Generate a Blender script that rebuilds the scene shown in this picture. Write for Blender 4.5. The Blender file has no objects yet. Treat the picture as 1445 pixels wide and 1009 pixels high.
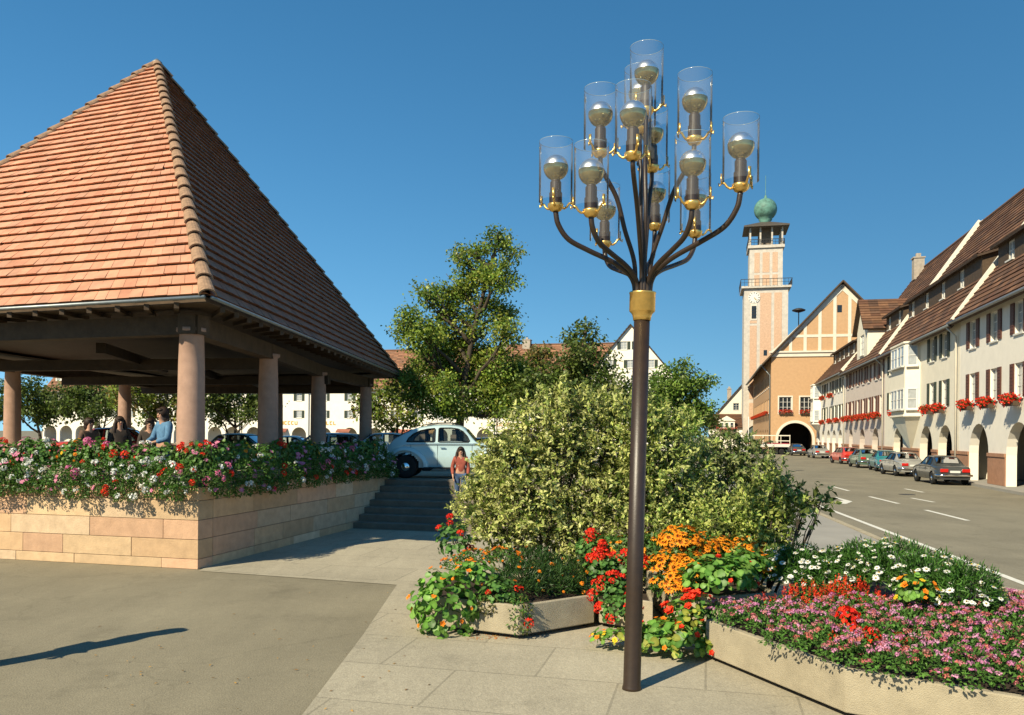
import bpy, math, random
import numpy as np
from mathutils import Vector, Matrix
C = bpy.context.scene.collection
PI = math.pi
R = math.radians
# ------------------------------------------------------------------ camera
EYE = 2.35
FP, CX, CY, ROLL = 1150.0, 722.5, 611.7, R(0.5)
cd = bpy.data.cameras.new('camera')
cam = bpy.data.objects.new('camera', cd); C.objects.link(cam)
cd.sensor_width = 36.0
cd.lens = FP / 1445 * 36
cd.shift_y = (CY - 504.5) / 1445
cd.clip_start = 0.1; cd.clip_end = 3000
cam.matrix_world = Matrix.Translation((0, 0, EYE)) @ Matrix.Rotation(PI/2, 4, 'X') @ Matrix.Rotation(ROLL, 4, 'Z')
bpy.context.scene.camera = cam
# ------------------------------------------------------------------ light
SUN_EL = 38.5
sun_h = Vector((0.65, 0.76, 0)).normalized()          # the way the light travels
w = bpy.data.worlds.new('World'); bpy.context.scene.world = w
w.use_nodes = True
nt = w.node_tree
sky = nt.nodes.new('ShaderNodeTexSky'); sky.sky_type = 'NISHITA'; sky.sun_disc = False
sky.sun_elevation = R(SUN_EL)
sky.sun_rotation = -math.atan2(-sun_h.x, -sun_h.y)
sky.air_density = 1.3; sky.dust_density = 0.0; sky.ozone_density = 6.0; sky.altitude = 0
bg = nt.nodes['Background']; bg.inputs[1].default_value = 0.076
tcw = nt.nodes.new('ShaderNodeTexCoord'); mp = nt.nodes.new('ShaderNodeVectorMath'); mp.operation = 'MULTIPLY_ADD'
mp.inputs[1].default_value = (1, 1, .90); mp.inputs[2].default_value = (0, 0, .125)
nt.links.new(tcw.outputs['Generated'], mp.inputs[0])
nmz = nt.nodes.new('ShaderNodeVectorMath'); nmz.operation = 'NORMALIZE'
nt.links.new(mp.outputs[0], nmz.inputs[0]); nt.links.new(nmz.outputs[0], sky.inputs[0])
hsv = nt.nodes.new('ShaderNodeHueSaturation'); hsv.inputs['Saturation'].default_value = 1.2; hsv.inputs['Hue'].default_value = 0.489
nt.links.new(sky.outputs[0], hsv.inputs['Color']); nt.links.new(hsv.outputs[0], bg.inputs[0])
sl = bpy.data.lights.new('sun', 'SUN'); sl.energy = 5.0; sl.angle = R(0.5); sl.color = (1.0, 0.89, 0.66)
so = bpy.data.objects.new('sun', sl); C.objects.link(so)
ld = Vector((sun_h.x*math.cos(R(SUN_EL)), sun_h.y*math.cos(R(SUN_EL)), -math.sin(R(SUN_EL))))
so.rotation_euler = ld.to_track_quat('-Z', 'Y').to_euler(); so.location = (-20, -20, 40)
vs = bpy.context.scene.view_settings
vs.view_transform = 'Standard'; vs.look = 'None'; vs.exposure = 0.72; vs.gamma = 1.0
cy = bpy.context.scene.cycles
cy.max_bounces = 6; cy.transparent_max_bounces = 24; cy.caustics_reflective = False; cy.caustics_refractive = False

# ------------------------------------------------------------------ helpers
def unroll(px, py):
    dx, dy = px - CX, py - CY
    c, s = math.cos(ROLL), math.sin(ROLL)
    return (c*dx + s*dy)/FP, -(-s*dx + c*dy)/FP
def at(px, py, D):                    # photo pixel at depth D -> world point
    a, b = unroll(px, py); return Vector((a*D, D, EYE + b*D))
def gnd(px, py, z=0.0):               # photo pixel on the plane of height z
    a, b = unroll(px, py); D = (z - EYE)/b; return Vector((a*D, D, z))

MATS = {}
def nodes(name):
    m = bpy.data.materials.new(name); m.use_nodes = True
    return m, m.node_tree, m.node_tree.nodes['Principled BSDF']
def pm(name, col, rough=0.7, amt=0.25, scale=3.0, bump=0.0, bscale=30.0, metal=0.0, spec=0.3, attr=False, col2=None, coat=0.0, detail=6):
    if name in MATS: return MATS[name]
    if col is not None and metal < .5: col = tuple(q*.80 for q in col)
    m, t, b = nodes(name); N = t.nodes; L = t.links
    b.inputs['Roughness'].default_value = rough
    b.inputs['Metallic'].default_value = metal
    b.inputs['Specular IOR Level'].default_value = spec
    b.inputs['Coat Weight'].default_value = coat
    tc = N.new('ShaderNodeTexCoord')
    no = N.new('ShaderNodeTexNoise'); no.inputs['Scale'].default_value = scale; no.inputs['Detail'].default_value = detail; no.inputs['Roughness'].default_value = 0.65
    L.new(tc.outputs['Object'], no.inputs['Vector'])
    if attr:
        a = N.new('ShaderNodeAttribute'); a.attribute_name = 'col'; src = a.outputs['Color']
    else:
        rgb = N.new('ShaderNodeRGB'); rgb.outputs[0].default_value = (*col, 1); src = rgb.outputs[0]
    if amt > 0:
        mr = N.new('ShaderNodeMapRange'); mr.inputs[1].default_value = 0.3; mr.inputs[2].default_value = 0.7
        L.new(no.outputs['Fac'], mr.inputs[0])
        if col2 is not None:
            mx = N.new('ShaderNodeMix'); mx.data_type = 'RGBA'
            L.new(mr.outputs[0], mx.inputs[0]); L.new(src, mx.inputs[6]); mx.inputs[7].default_value = (*col2, 1)
            L.new(mx.outputs[2], b.inputs['Base Color'])
        else:
            ka = .82 if attr else 1.0; mr.inputs[3].default_value = (1 - amt)*ka; mr.inputs[4].default_value = (1 + amt)*ka
            mx = N.new('ShaderNodeVectorMath'); mx.operation = 'SCALE'
            L.new(src, mx.inputs[0]); L.new(mr.outputs[0], mx.inputs['Scale'])
            L.new(mx.outputs[0], b.inputs['Base Color'])
    else:
        L.new(src, b.inputs['Base Color'])
    if bump > 0:
        n2 = N.new('ShaderNodeTexNoise'); n2.inputs['Scale'].default_value = bscale; n2.inputs['Detail'].default_value = 5
        L.new(tc.outputs['Object'], n2.inputs['Vector'])
        bp = N.new('ShaderNodeBump'); bp.inputs['Strength'].default_value = bump; bp.inputs['Distance'].default_value = 0.02
        L.new(n2.outputs['Fac'], bp.inputs['Height']); L.new(bp.outputs[0], b.inputs['Normal'])
    MATS[name] = m
    return m
def ground_mat(name, col, grain=.16, stain=.16, gscale=45, crack=.25, joints=False):
    if name in MATS: return MATS[name]
    m, t, b = nodes(name); N = t.nodes; L = t.links
    b.inputs['Roughness'].default_value = .9; b.inputs['Specular IOR Level'].default_value = .25
    tc = N.new('ShaderNodeTexCoord')
    def noise(sc, det, ro, lo, hi, a0, a1, rot=None):
        n = N.new('ShaderNodeTexNoise'); n.inputs['Scale'].default_value = sc; n.inputs['Detail'].default_value = det; n.inputs['Roughness'].default_value = ro
        if rot:
            mpp = N.new('ShaderNodeMapping'); mpp.inputs['Rotation'].default_value = (0, 0, rot); mpp.inputs['Scale'].default_value = (1, .12, 1)
            L.new(tc.outputs['Object'], mpp.inputs[0]); L.new(mpp.outputs[0], n.inputs['Vector'])
        else: L.new(tc.outputs['Object'], n.inputs['Vector'])
        r = N.new('ShaderNodeMapRange'); r.inputs[1].default_value = lo; r.inputs[2].default_value = hi; r.inputs[3].default_value = a0; r.inputs[4].default_value = a1
        L.new(n.outputs['Fac'], r.inputs[0]); return r.outputs[0], n
    fac = [noise(.35, 8, .6, .3, .7, 1 - stain, 1 + stain*.7)[0], noise(gscale, 4, .75, .3, .7, 1 - grain, 1 + grain)[0],
           noise(1.1, 6, .7, .56, .66, 1.0, .86)[0], noise(3.0, 6, .65, .35, .7, 1.04, .93, -.23)[0], noise(11, 5, .7, .3, .7, .93, 1.07)[0]]
    v = N.new('ShaderNodeTexVoronoi'); v.feature = 'DISTANCE_TO_EDGE'; v.inputs['Scale'].default_value = .28
    nw = N.new('ShaderNodeTexNoise'); nw.inputs['Scale'].default_value = 1.6; nw.inputs['Detail'].default_value = 6
    va = N.new('ShaderNodeVectorMath'); va.operation = 'MULTIPLY_ADD'; va.inputs[1].default_value = (.9, .9, .9)
    L.new(tc.outputs['Object'], nw.inputs['Vector']); L.new(nw.outputs['Color'], va.inputs[0]); L.new(tc.outputs['Object'], va.inputs[2]); L.new(va.outputs[0], v.inputs['Vector'])
    rv = N.new('ShaderNodeMapRange'); rv.inputs[1].default_value = .001; rv.inputs[2].default_value = .006; rv.inputs[3].default_value = 1 - crack; rv.inputs[4].default_value = 1.0
    L.new(v.outputs['Distance'], rv.inputs[0]); fac.append(rv.outputs[0])
    if joints:
        mj = N.new('ShaderNodeMapping'); mj.inputs['Rotation'].default_value = (0, 0, .2358)
        bk = N.new('ShaderNodeTexBrick'); bk.inputs['Scale'].default_value = 1.0; bk.inputs['Brick Width'].default_value = 1.6; bk.inputs['Row Height'].default_value = 1.1
        bk.inputs['Mortar Size'].default_value = .012; bk.inputs['Color1'].default_value = (1, 1, 1, 1); bk.inputs['Color2'].default_value = (.93, .93, .93, 1); bk.inputs['Mortar'].default_value = (.72, .72, .72, 1)
        L.new(tc.outputs['Object'], mj.inputs[0]); L.new(mj.outputs[0], bk.inputs['Vector']); fac.append(bk.outputs['Color'])
    cur = fac[0]
    for f in fac[1:]:
        mm = N.new('ShaderNodeMath'); mm.operation = 'MULTIPLY'; L.new(cur, mm.inputs[0]); L.new(f, mm.inputs[1]); cur = mm.outputs[0]
    rgb = N.new('ShaderNodeRGB'); rgb.outputs[0].default_value = (*col, 1)
    sc = N.new('ShaderNodeVectorMath'); sc.operation = 'SCALE'; L.new(rgb.outputs[0], sc.inputs[0]); L.new(cur, sc.inputs['Scale']); L.new(sc.outputs[0], b.inputs['Base Color'])
    n2 = N.new('ShaderNodeTexNoise'); n2.inputs['Scale'].default_value = 70; n2.inputs['Detail'].default_value = 4; L.new(tc.outputs['Object'], n2.inputs['Vector'])
    bp = N.new('ShaderNodeBump'); bp.inputs['Strength'].default_value = .5; bp.inputs['Distance'].default_value = .01
    L.new(n2.outputs['Fac'], bp.inputs['Height']); L.new(bp.outputs[0], b.inputs['Normal'])
    MATS[name] = m; return m
def leafmat(name, trans=0.3, rough=0.45, spec=0.35):
    if name in MATS: return MATS[name]
    m, t, b = nodes(name); N = t.nodes; L = t.links
    a = N.new('ShaderNodeAttribute'); a.attribute_name = 'col'
    b.inputs['Roughness'].default_value = rough; b.inputs['Specular IOR Level'].default_value = spec
    L.new(a.outputs['Color'], b.inputs['Base Color'])
    tr = N.new('ShaderNodeBsdfTranslucent')
    L.new(a.outputs['Color'], tr.inputs['Color'])
    mx = N.new('ShaderNodeMixShader'); mx.inputs[0].default_value = trans
    L.new(b.outputs[0], mx.inputs[1]); L.new(tr.outputs[0], mx.inputs[2])
    L.new(mx.outputs[0], t.nodes['Material Output'].inputs[0])
    MATS[name] = m
    return m
def glassmat(name, tint=(1, 1, 1), clear=0.9, rough=0.0, ior=1.5, dust=0.0):
    m, t, b = nodes(name); N = t.nodes; L = t.links
    tp = N.new('ShaderNodeBsdfTransparent'); tp.inputs[0].default_value = (*[c*clear for c in tint], 1)
    gl = N.new('ShaderNodeBsdfGlossy'); gl.inputs['Roughness'].default_value = rough
    fr = N.new('ShaderNodeFresnel'); fr.inputs['IOR'].default_value = ior
    mx = N.new('ShaderNodeMixShader')
    L.new(fr.outputs[0], mx.inputs[0]); L.new(tp.outputs[0], mx.inputs[1]); L.new(gl.outputs[0], mx.inputs[2])
    out = mx.outputs[0]
    if dust:
        df = N.new('ShaderNodeBsdfDiffuse'); df.inputs[0].default_value = (.8, .8, .78, 1)
        m2 = N.new('ShaderNodeMixShader'); m2.inputs[0].default_value = dust
        L.new(out, m2.inputs[1]); L.new(df.outputs[0], m2.inputs[2]); out = m2.outputs[0]
    L.new(out, N['Material Output'].inputs[0])
    MATS[name] = m
    return m

def tag(o, label=None, cat=None, group=None, kind=None):
    if label: o['label'] = label
    if cat: o['category'] = cat
    if group: o['group'] = group
    if kind: o['kind'] = kind
    return o
def empty(name, loc=(0, 0, 0), rz=0.0, label=None, cat=None, group=None):
    o = bpy.data.objects.new(name, None); C.objects.link(o)
    o.location = loc; o.rotation_euler = (0, 0, rz); o.empty_display_size = 0.2
    return tag(o, label, cat, group)
def link(name, me, parent=None, loc=None, rot=None, scale=None):
    o = bpy.data.objects.new(name, me); C.objects.link(o)
    if parent: o.parent = parent
    if loc is not None: o.location = loc
    if rot is not None: o.rotation_euler = rot
    if scale is not None: o.scale = scale
    return o
def kids(o): return [c for c in o.children]
def copy_tree(o, parent=None):
    c = o.copy(); C.objects.link(c)
    if parent: c.parent = parent
    for ch in o.children: copy_tree(ch, c)
    return c

class MB:
    def __init__(s): s.v = []; s.f = []; s.c = []; s.col = (1, 1, 1)
    def add(s, vs, fs, col=None):
        n = len(s.v); s.v += [tuple(v) for v in vs]
        s.f += [tuple(i + n for i in f) for f in fs]
        s.c += [col or s.col]*len(fs)
        return s
    def box(s, c, d, rz=0.0, col=None, rot=None):
        x, y, z = d[0]/2, d[1]/2, d[2]/2
        vs = [(-x,-y,-z),(x,-y,-z),(x,y,-z),(-x,y,-z),(-x,-y,z),(x,-y,z),(x,y,z),(-x,y,z)]
        M = Matrix.Translation(c) @ (rot if rot is not None else Matrix.Rotation(rz, 4, 'Z'))
        return s.add([M @ Vector(v) for v in vs], [(0,3,2,1),(4,5,6,7),(0,1,5,4),(1,2,6,5),(2,3,7,6),(3,0,4,7)], col)
    def box2(s, a, b, col=None):
        return s.box([(a[i]+b[i])/2 for i in range(3)], [abs(b[i]-a[i]) for i in range(3)], col=col)
    def bar(s, a, b, w_, h_, col=None, up=(0, 0, 1)):
        a = Vector(a); b = Vector(b); d = (b - a); L_ = d.length
        x = d.normalized(); u = Vector(up)
        y = u.cross(x)
        if y.length < 1e-4: y = Vector((0, 1, 0)).cross(x)
        y.normalize(); z = x.cross(y)
        M = Matrix((x, y, z)).transposed().to_4x4()
        return s.box((a + b)/2, (L_, w_, h_), rot=M, col=col)
    def prism(s, poly, z0, z1, col=None, top=True, bot=True):
        n = len(poly)
        vs = [(p[0], p[1], z0) for p in poly] + [(p[0], p[1], z1) for p in poly]
        fs = [(i, (i+1) % n, n+(i+1) % n, n+i) for i in range(n)]
        if top: fs.append(tuple(range(n, 2*n)))
        if bot: fs.append(tuple(reversed(range(n))))
        return s.add(vs, fs, col)
    def tube(s, pts, rad, n=8, col=None, cap=True):
        pts = [Vector(p) for p in pts]
        if not hasattr(rad, '__len__'): rad = [rad]*len(pts)
        vs = []; prev = None
        for i, p in enumerate(pts):
            if i == 0: d = pts[1] - p
            elif i == len(pts)-1: d = p - pts[i-1]
            else: d = pts[i+1] - pts[i-1]
            d.normalize()
            if prev is None:
                u = d.orthogonal().normalized()
            else:
                u = (prev - d*prev.dot(d)).normalized()
            prev = u; v_ = d.cross(u)
            for k in range(n):
                a = 2*PI*k/n
                vs.append(p + (u*math.cos(a) + v_*math.sin(a))*rad[i])
        fs = []
        for i in range(len(pts)-1):
            for k in range(n):
                a = i*n+k; b = i*n+(k+1) % n
                fs.append((a, b, b+n, a+n))
        if cap:
            fs.append(tuple(reversed(range(n)))); fs.append(tuple(range((len(pts)-1)*n, len(pts)*n)))
        return s.add(vs, fs, col)
    def lathe(s, prof, n=24, c=(0, 0, 0), col=None, cap=True):
        vs = []
        for r, z in prof:
            for k in range(n):
                a = 2*PI*k/n; vs.append((c[0]+r*math.cos(a), c[1]+r*math.sin(a), c[2]+z))
        fs = []
        for i in range(len(prof)-1):
            for k in range(n):
                a = i*n+k; b = i*n+(k+1) % n; fs.append((a, b, b+n, a+n))
        if cap and prof[0][0] > 1e-4: fs.append(tuple(reversed(range(n))))
        if cap and prof[-1][0] > 1e-4: fs.append(tuple(range((len(prof)-1)*n, len(prof)*n)))
        return s.add(vs, fs, col)
    def mesh(s, name, mat, smooth=False, colattr=False):
        me = bpy.data.meshes.new(name); me.from_pydata(s.v, [], s.f); me.update()
        if mat: me.materials.append(mat)
        if smooth: me.polygons.foreach_set('use_smooth', [True]*len(me.polygons))
        if colattr:
            ca = me.color_attributes.new('col', 'FLOAT_COLOR', 'CORNER')
            arr = []
            for p in me.polygons:
                c = s.c[p.index]; arr += [c[0], c[1], c[2], 1.0]*p.loop_total
            ca.data.foreach_set('color', arr)
        return me
    def build(s, name, mat, parent=None, smooth=False, colattr=False, bevel=0.0, loc=None, rz=None, auto=False):
        o = link(name, s.mesh(name, mat, smooth, colattr), parent, loc)
        if rz is not None: o.rotation_euler = (0, 0, rz)
        if bevel:
            b = o.modifiers.new('bevel', 'BEVEL'); b.width = bevel; b.segments = 2; b.limit_method = 'ANGLE'
        return o

def rough_srf(o, levels=0): return o

rs = np.random.RandomState(7)
def leaf_mesh(name, P, DIR, L, W, cols, mat, N=None, rng=None, edge=None, fold=0.18):
    """P (n,3) leaf bases, DIR (n,3) leaf directions, 4-vertex folded leaves; cols (n,3), edge (n,3) colour of the two side vertices"""
    rng = rng or rs
    n = len(P)
    DIR = DIR/np.linalg.norm(DIR, axis=1, keepdims=True)
    if N is None: N = rng.normal(size=(n, 3))
    S = np.cross(DIR, N); S /= (np.linalg.norm(S, axis=1, keepdims=True) + 1e-9)
    U = np.cross(S, DIR)
    L = np.broadcast_to(np.asarray(L, float).reshape(-1, 1), (n, 1)); W = np.broadcast_to(np.asarray(W, float).reshape(-1, 1), (n, 1))
    mid = P + DIR*L*0.48
    V = np.empty((n, 4, 3))
    V[:, 0] = P; V[:, 2] = P + DIR*L - U*L*fold*0.6
    V[:, 1] = mid + S*W/2 + U*W*fold; V[:, 3] = mid - S*W/2 + U*W*fold
    me = bpy.data.meshes.new(name)
    me.vertices.add(4*n); me.vertices.foreach_set('co', V.reshape(-1))
    me.loops.add(4*n); me.loops.foreach_set('vertex_index', np.arange(4*n, dtype=np.int32))
    me.polygons.add(n); me.polygons.foreach_set('loop_start', np.arange(0, 4*n, 4, dtype=np.int32))
    me.polygons.foreach_set('loop_total', np.full(n, 4, dtype=np.int32))
    me.update(calc_edges=True); me.validate()
    CC = np.ones((n, 4, 4)); CC[:, :, :3] = cols[:, None, :]
    if edge is not None:
        CC[:, 1, :3] = edge; CC[:, 3, :3] = edge
    ca = me.color_attributes.new('col', 'FLOAT_COLOR', 'CORNER'); ca.data.foreach_set('color', CC.reshape(-1).astype(np.float32))
    me.materials.append(mat)
    return me
def pick(rng, palette, n, jit=0.18):
    pal = np.array(palette, float); c = pal[rng.randint(0, len(pal), n)]
    return np.clip(c*(1 + jit*rng.normal(size=(n, 1))), 0.002, 1)

ORD = ['first', 'second', 'third', 'fourth', 'fifth', 'sixth', 'seventh', 'eighth', 'ninth', 'tenth', 'eleventh', 'twelfth', 'thirteenth', 'fourteenth']
# ------------------------------------------------------------------ materials
M_asph = ground_mat('plaza_asphalt', (.206, .180, .122), .34, .19, 60, .13)
M_road = ground_mat('road_asphalt', (.190, .170, .122), .24, .19, 35, .15)
M_slab = ground_mat('pale_paving', (.345, .305, .222), .28, .17, 60, .1, True)
M_pave = pm('pavement_slabs', (.33, .31, .27), .85, .1, 0.8, .2, 40)
M_mark = pm('road_paint', (.72, .70, .62), .7, .15, 6, .1)
M_sand = pm('sandstone_blocks', (1, 1, 1), .9, .16, 5.0, .45, 55, attr=True)
M_stone = pm('stair_stone', (.20, .165, .125), .9, .2, 3.0, .3, 40)
M_conc = pm('exposed_concrete', (.42, .36, .25), .9, .16, 4.0, .6, 120)
M_rtile = pm('roof_tile_clay', (1, 1, 1), .85, .22, 2.2, .3, 40, attr=True)
M_cap = pm('mossy_cap_tile', (.33, .205, .125), .9, .35, 9.0, .5, 40)
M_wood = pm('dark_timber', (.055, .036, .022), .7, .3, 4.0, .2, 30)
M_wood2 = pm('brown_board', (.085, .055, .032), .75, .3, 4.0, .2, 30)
M_col = pm('rose_column_stone', (.44, .275, .20), .85, .12, 6.0, .4, 90)
M_zinc = pm('zinc_gutter', (.22, .24, .24), .45, .15, 8, metal=.6)
M_bronze = pm('brown_lacquered_metal', (.034, .019, .010), .42, .2, 12, .05, 60, spec=.5)
M_gold = pm('brushed_gold_metal', (.80, .52, .16), .34, .12, 20, metal=.85)
M_holder = pm('brown_bakelite', (.030, .017, .012), .45, .1, 10, spec=.5)
M_silver = pm('mirrored_bulb_top', (.95, .95, .92), .30, .05, 10, metal=1.0)
M_amber = pm('amber_bulb_glass', (.30, .25, .12), .16, .35, 14, metal=.8)
M_glass = glassmat('clear_glass_cylinder', (.99, .995, 1.0), .985, ior=1.11, dust=.045)
M_trunk = pm('tree_bark', (.075, .058, .040), .95, .3, 8, .6, 30)
M_leaf = leafmat('leaf', .38)
M_petal = leafmat('petal', .25, .6, .2)
M_blackgl = pm('dark_window_glass', (.02, .025, .03), .06, 0, spec=.6)
M_curtain = pm('curtained_window_glass', (.40, .42, .42), .12, .25, 2.5, spec=.6)
M_wwood = pm('white_painted_wood', (.74, .72, .66), .6, .08, 5)
M_brshut = pm('brown_shutter_paint', (.12, .045, .028), .6, .15, 5)
M_grshut = pm('dark_green_shutter_paint', (.035, .05, .035), .6, .15, 5)
M_white = pm('white_render', (.90, .84, .73), .92, .06, 1.2, .15, 20)
M_cream = pm('cream_render', (.86, .79, .64), .92, .07, 1.2, .15, 20)
M_greyr = pm('grey_pink_render', (.68, .58, .50), .92, .07, 1.2, .15, 20)
M_orange = pm('orange_brick_render', (.54, .335, .18), .9, .09, 3.0, .2, 20)
M_pinkbr = pm('pink_sgraffito_brick', (.60, .40, .27), .9, .15, 3.5, .2, 20)
M_trim = pm('pale_stone_trim', (.72, .66, .55), .85, .07, 2.0)
M_towst = pm('tower_pale_stone', (.57, .52, .45), .85, .16, 1.5)
M_band = pm('red_sandstone_band', (.42, .22, .13), .85, .15, 4.0)
M_roofb = pm('brown_roof_tiles', (.16, .082, .048), .85, .3, 1.5, .2, 15)
M_roofr = pm('red_brown_roof_tiles', (.27, .135, .078), .85, .25, 1.0, .2, 15)
M_copper = pm('green_copper', (.16, .36, .29), .6, .6, 1.2, col2=(.05, .10, .08))
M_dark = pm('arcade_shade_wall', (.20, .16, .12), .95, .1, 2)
M_rubber = pm('tyre_rubber', (.015, .015, .015), .8, .1, 10)
M_chrome = pm('chrome', (.75, .75, .75), .12, 0, metal=1.0)
M_carint = pm('car_interior', (.10, .09, .075), .8, .1, 5)
M_skin = pm('skin', (.52, .29, .19), .55, .08, 12)
M_iron = pm('dark_iron', (.03, .03, .03), .5, .1, 10)
M_soil = pm('planting_soil', (.045, .03, .02), .95, .3, 12, .5, 30)
M_carglass = glassmat('car_window_glass', (.80, .88, .86), .75)
def paint(name, col, coat=.6): return pm(name, col, .35, .04, 3, coat=coat, spec=.5)

# ================================================================== GROUND AND ROAD
def sheet(name, poly, z, mat, kind='structure', th=0.0):
    m = MB()
    vs = [(p[0], p[1], z) for p in poly]
    m.add(vs, [tuple(range(len(vs)))])
    o = m.build(name, mat); o['kind'] = kind
    return o
sheet('ground', [(-700, -60), (700, -60), (700, 1200), (-700, 1200)], 0.0, M_asph)
G = Vector((0.972, -0.2335, 0)); GD = Vector((0.2335, 0.972, 0))          # the town grid
GA = math.atan2(-0.2335, 0.972)
def facx(D): return 22.0 + (D - 35)*0.24
def kerbx(D): return 5.35 + .149*D
# road
sheet('road', [(kerbx(-20), -20), (facx(-20)-.5, -20), (facx(135)-.5, 135), (kerbx(135), 135)], 0.004, M_road)
sheet('market_street', [(kerbx(135)-60, 100), (kerbx(100), 100), (kerbx(135), 135), (kerbx(135)-60, 149)], 0.004, M_road)
# kerbed pavement along the arcades
k = MB(); k.prism([(facx(-20)-.75, -20), (facx(-20)+6, -20), (facx(102)+6, 102), (facx(102)-.75, 102)], -0.05, 0.13)
o = k.build('pavement', M_pave); o['kind'] = 'structure'
# pavement between the beds and the road
k = MB(); k.prism([(kerbx(11.5)-2.9, 11.5), (kerbx(11.5), 11.5), (kerbx(60), 60), (kerbx(60)-2.2, 60)], -0.05, 0.10)
o = k.build('pavement', M_pave); o['kind'] = 'structure'
k = MB(); k.prism([(kerbx(8)-0.0, 8), (kerbx(8)+.16, 8), (kerbx(62)+.16, 62), (kerbx(62), 62)], -0.05, 0.115)
o = k.build('kerb', M_conc); o['kind'] = 'structure'
# slabs and lighter paving
P_wall = Vector((-5.30, 13.80, 0))
a, b, c, d = gnd(281, 806), gnd(560, 826), gnd(512, 897), gnd(470, 1009)
sheet('paving', [a, b, (0.6, 12.4), (2, 20), (-6, 24)], 0.008, M_slab)
sheet('paving', [b, c, (-1.72, 5.9), (-2.0, 3.5), (5.0, 3.5), (8.5, 8.0), (6.5, 13), (0.6, 12.4)], 0.008, M_slab)
# lane line and dashes
def stripe(p, q, wd, name='lane_marking'):
    p = Vector(p[:2]).to_3d(); q = Vector(q[:2]).to_3d()
    n = (q - p).normalized().cross(Vector((0, 0, 1)))*wd/2
    o_ = sheet(name, [p - n, p + n, q + n, q - n], 0.010, M_mark); return o_
e1, e2 = gnd(1162, 716), gnd(1298, 768)
dd = (e2 - e1).normalized()
stripe(e1 - dd*26, e2 + dd*14, .14)
for (p, q) in (((1172, 686), (1198, 693)), ((1227, 701), (1268, 711)), ((1277, 690), (1303, 695)), ((1286, 703), (1318, 709)), ((1306, 720), (1366, 735))):
    stripe(gnd(*p), gnd(*q), .15)
ar = MB()      # turn arrow
def gp(x, y): v = gnd(x, y); return (v.x, v.y, .011)
ar.add([gp(1203, 708), gp(1178, 701.5), gp(1181, 703.8), gp(1190, 706.8), gp(1178, 708.6), gp(1180, 710.8), gp(1194, 711.5)], [(0, 1, 2, 3), (0, 3, 4, 5, 6)])
o = ar.build('arrow_marking', M_mark); o['kind'] = 'structure'
# manholes
mh = MB()
for (x, y) in ((1280, 698), (1128, 664)):
    v = gnd(x, y); mh.lathe([(.32, 0), (.32, .004)], 20, (v.x, v.y, .006))
o = mh.build('manhole_cover', M_iron); o['kind'] = 'structure'

# raised terrace (pavilion floor, car park)
TZ = 1.10
def tz(D): return TZ if D < 25 else max(0.0, TZ*(1 - (D - 25)/35.0))
ST = P_wall + GD*6.2                       # foot of the stairs, left end
STOP = ST + GD*(7*0.33)
TR = STOP + G*7.6
t = MB()
WL = P_wall - G*30
kx = lambda D: TR.x + (D - TR.y)*.24
fl = [(WL.x, WL.y), (P_wall.x, P_wall.y), (STOP.x, STOP.y), (TR.x, TR.y), (kx(25), 25), (-60, 25)]
t.add([(p[0]*1, p[1], TZ) for p in fl], [tuple(range(6))])
t.add([(-60, 25, TZ), (kx(25), 25, TZ), (kx(60), 60, 0.012), (-60, 60, 0.012)], [(0, 1, 2, 3)])
t.add([(TR.x, TR.y, -.1), (kx(25), 25, -.1), (kx(25), 25, TZ), (TR.x, TR.y, TZ)], [(0, 1, 2, 3)])
t.add([(kx(25), 25, -.1), (kx(60), 60, -.1), (kx(60), 60, 0.012), (kx(25), 25, TZ)], [(0, 1, 2, 3)])
o = t.build('terrace', M_slab); o['kind'] = 'structure'

# stairs
s = empty('stone_steps', ST, GA, 'wide flight of stone steps in the roof shade up to the car park', 'steps')
for i in range(7):
    m = MB(); m.box2((0, i*.33, 0 if i == 0 else (i*TZ/7 - .03)), (7.6, 7*.33 if i == 6 else (i+1)*.33 + .04, (i+1)*TZ/7 - (0.003 if i == 6 else 0)))
    m.build('step', M_stone, s, bevel=.012)

# ================================================================== SANDSTONE WALLS
def block_wall(root, name, L_, H, th, courses, rng):
    """wall along local x, outer face at y=0"""
    m = MB(); z = 0
    for h in courses:
        x = 0
        while x < L_ - 1e-3:
            w_ = rng.uniform(.8, 1.9)
            if L_ - (x + w_) < .5: w_ = L_ - x
            off = rng.uniform(0, .007)
            k_ = rng.uniform(.82, 1.12); c_ = rng.choice([(.62, .41, .235), (.63, .44, .26), (.62, .385, .24), (.66, .48, .31)])
            m.box2((x + .004, -off, z + .004), (x + w_ - .004, th, z + h - .004), col=tuple(k_*q for q in c_))
            x += w_
        z += h
    m.box2((0.03, .012, 0), (L_-.03, th - .01, H - .01), col=(.16, .11, .07))
    return m.build(name, M_sand, root, colattr=True, bevel=.005)
rng = random.Random(3)
cs = [.17, .33, .33, .33, .22]
H_W = sum(cs)
wf = empty('sandstone_wall', P_wall - G*14, GA, 'sunlit pink and yellow sandstone block wall below the flowers', 'wall')
block_wall(wf, 'blockwork', 14.0, H_W, .42, cs, rng)
wsd = empty('sandstone_wall', P_wall, GA + PI/2, 'shaded side of the sandstone wall running back to the steps', 'wall')
m = MB()
# outer face of the side wall is local -y; runs along local +x
block_wall(wsd, 'blockwork', 8.08, H_W, .42, cs, rng)
wsd.location = P_wall + GD*0.425

# flower troughs on top of the walls
def trough(root, L_, n, y0):
    for i in range(n):
        x0 = i*L_/n + .03; x1 = (i+1)*L_/n - .03
        m = MB(); m.box2((x0, y0, H_W + .003), (x1, y0 + .34, H_W + .22))
        m.build('flower_trough', M_conc, root)
trough(wf, 13.8, 12, .03); trough(wsd, 7.9, 7, .03)

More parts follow.
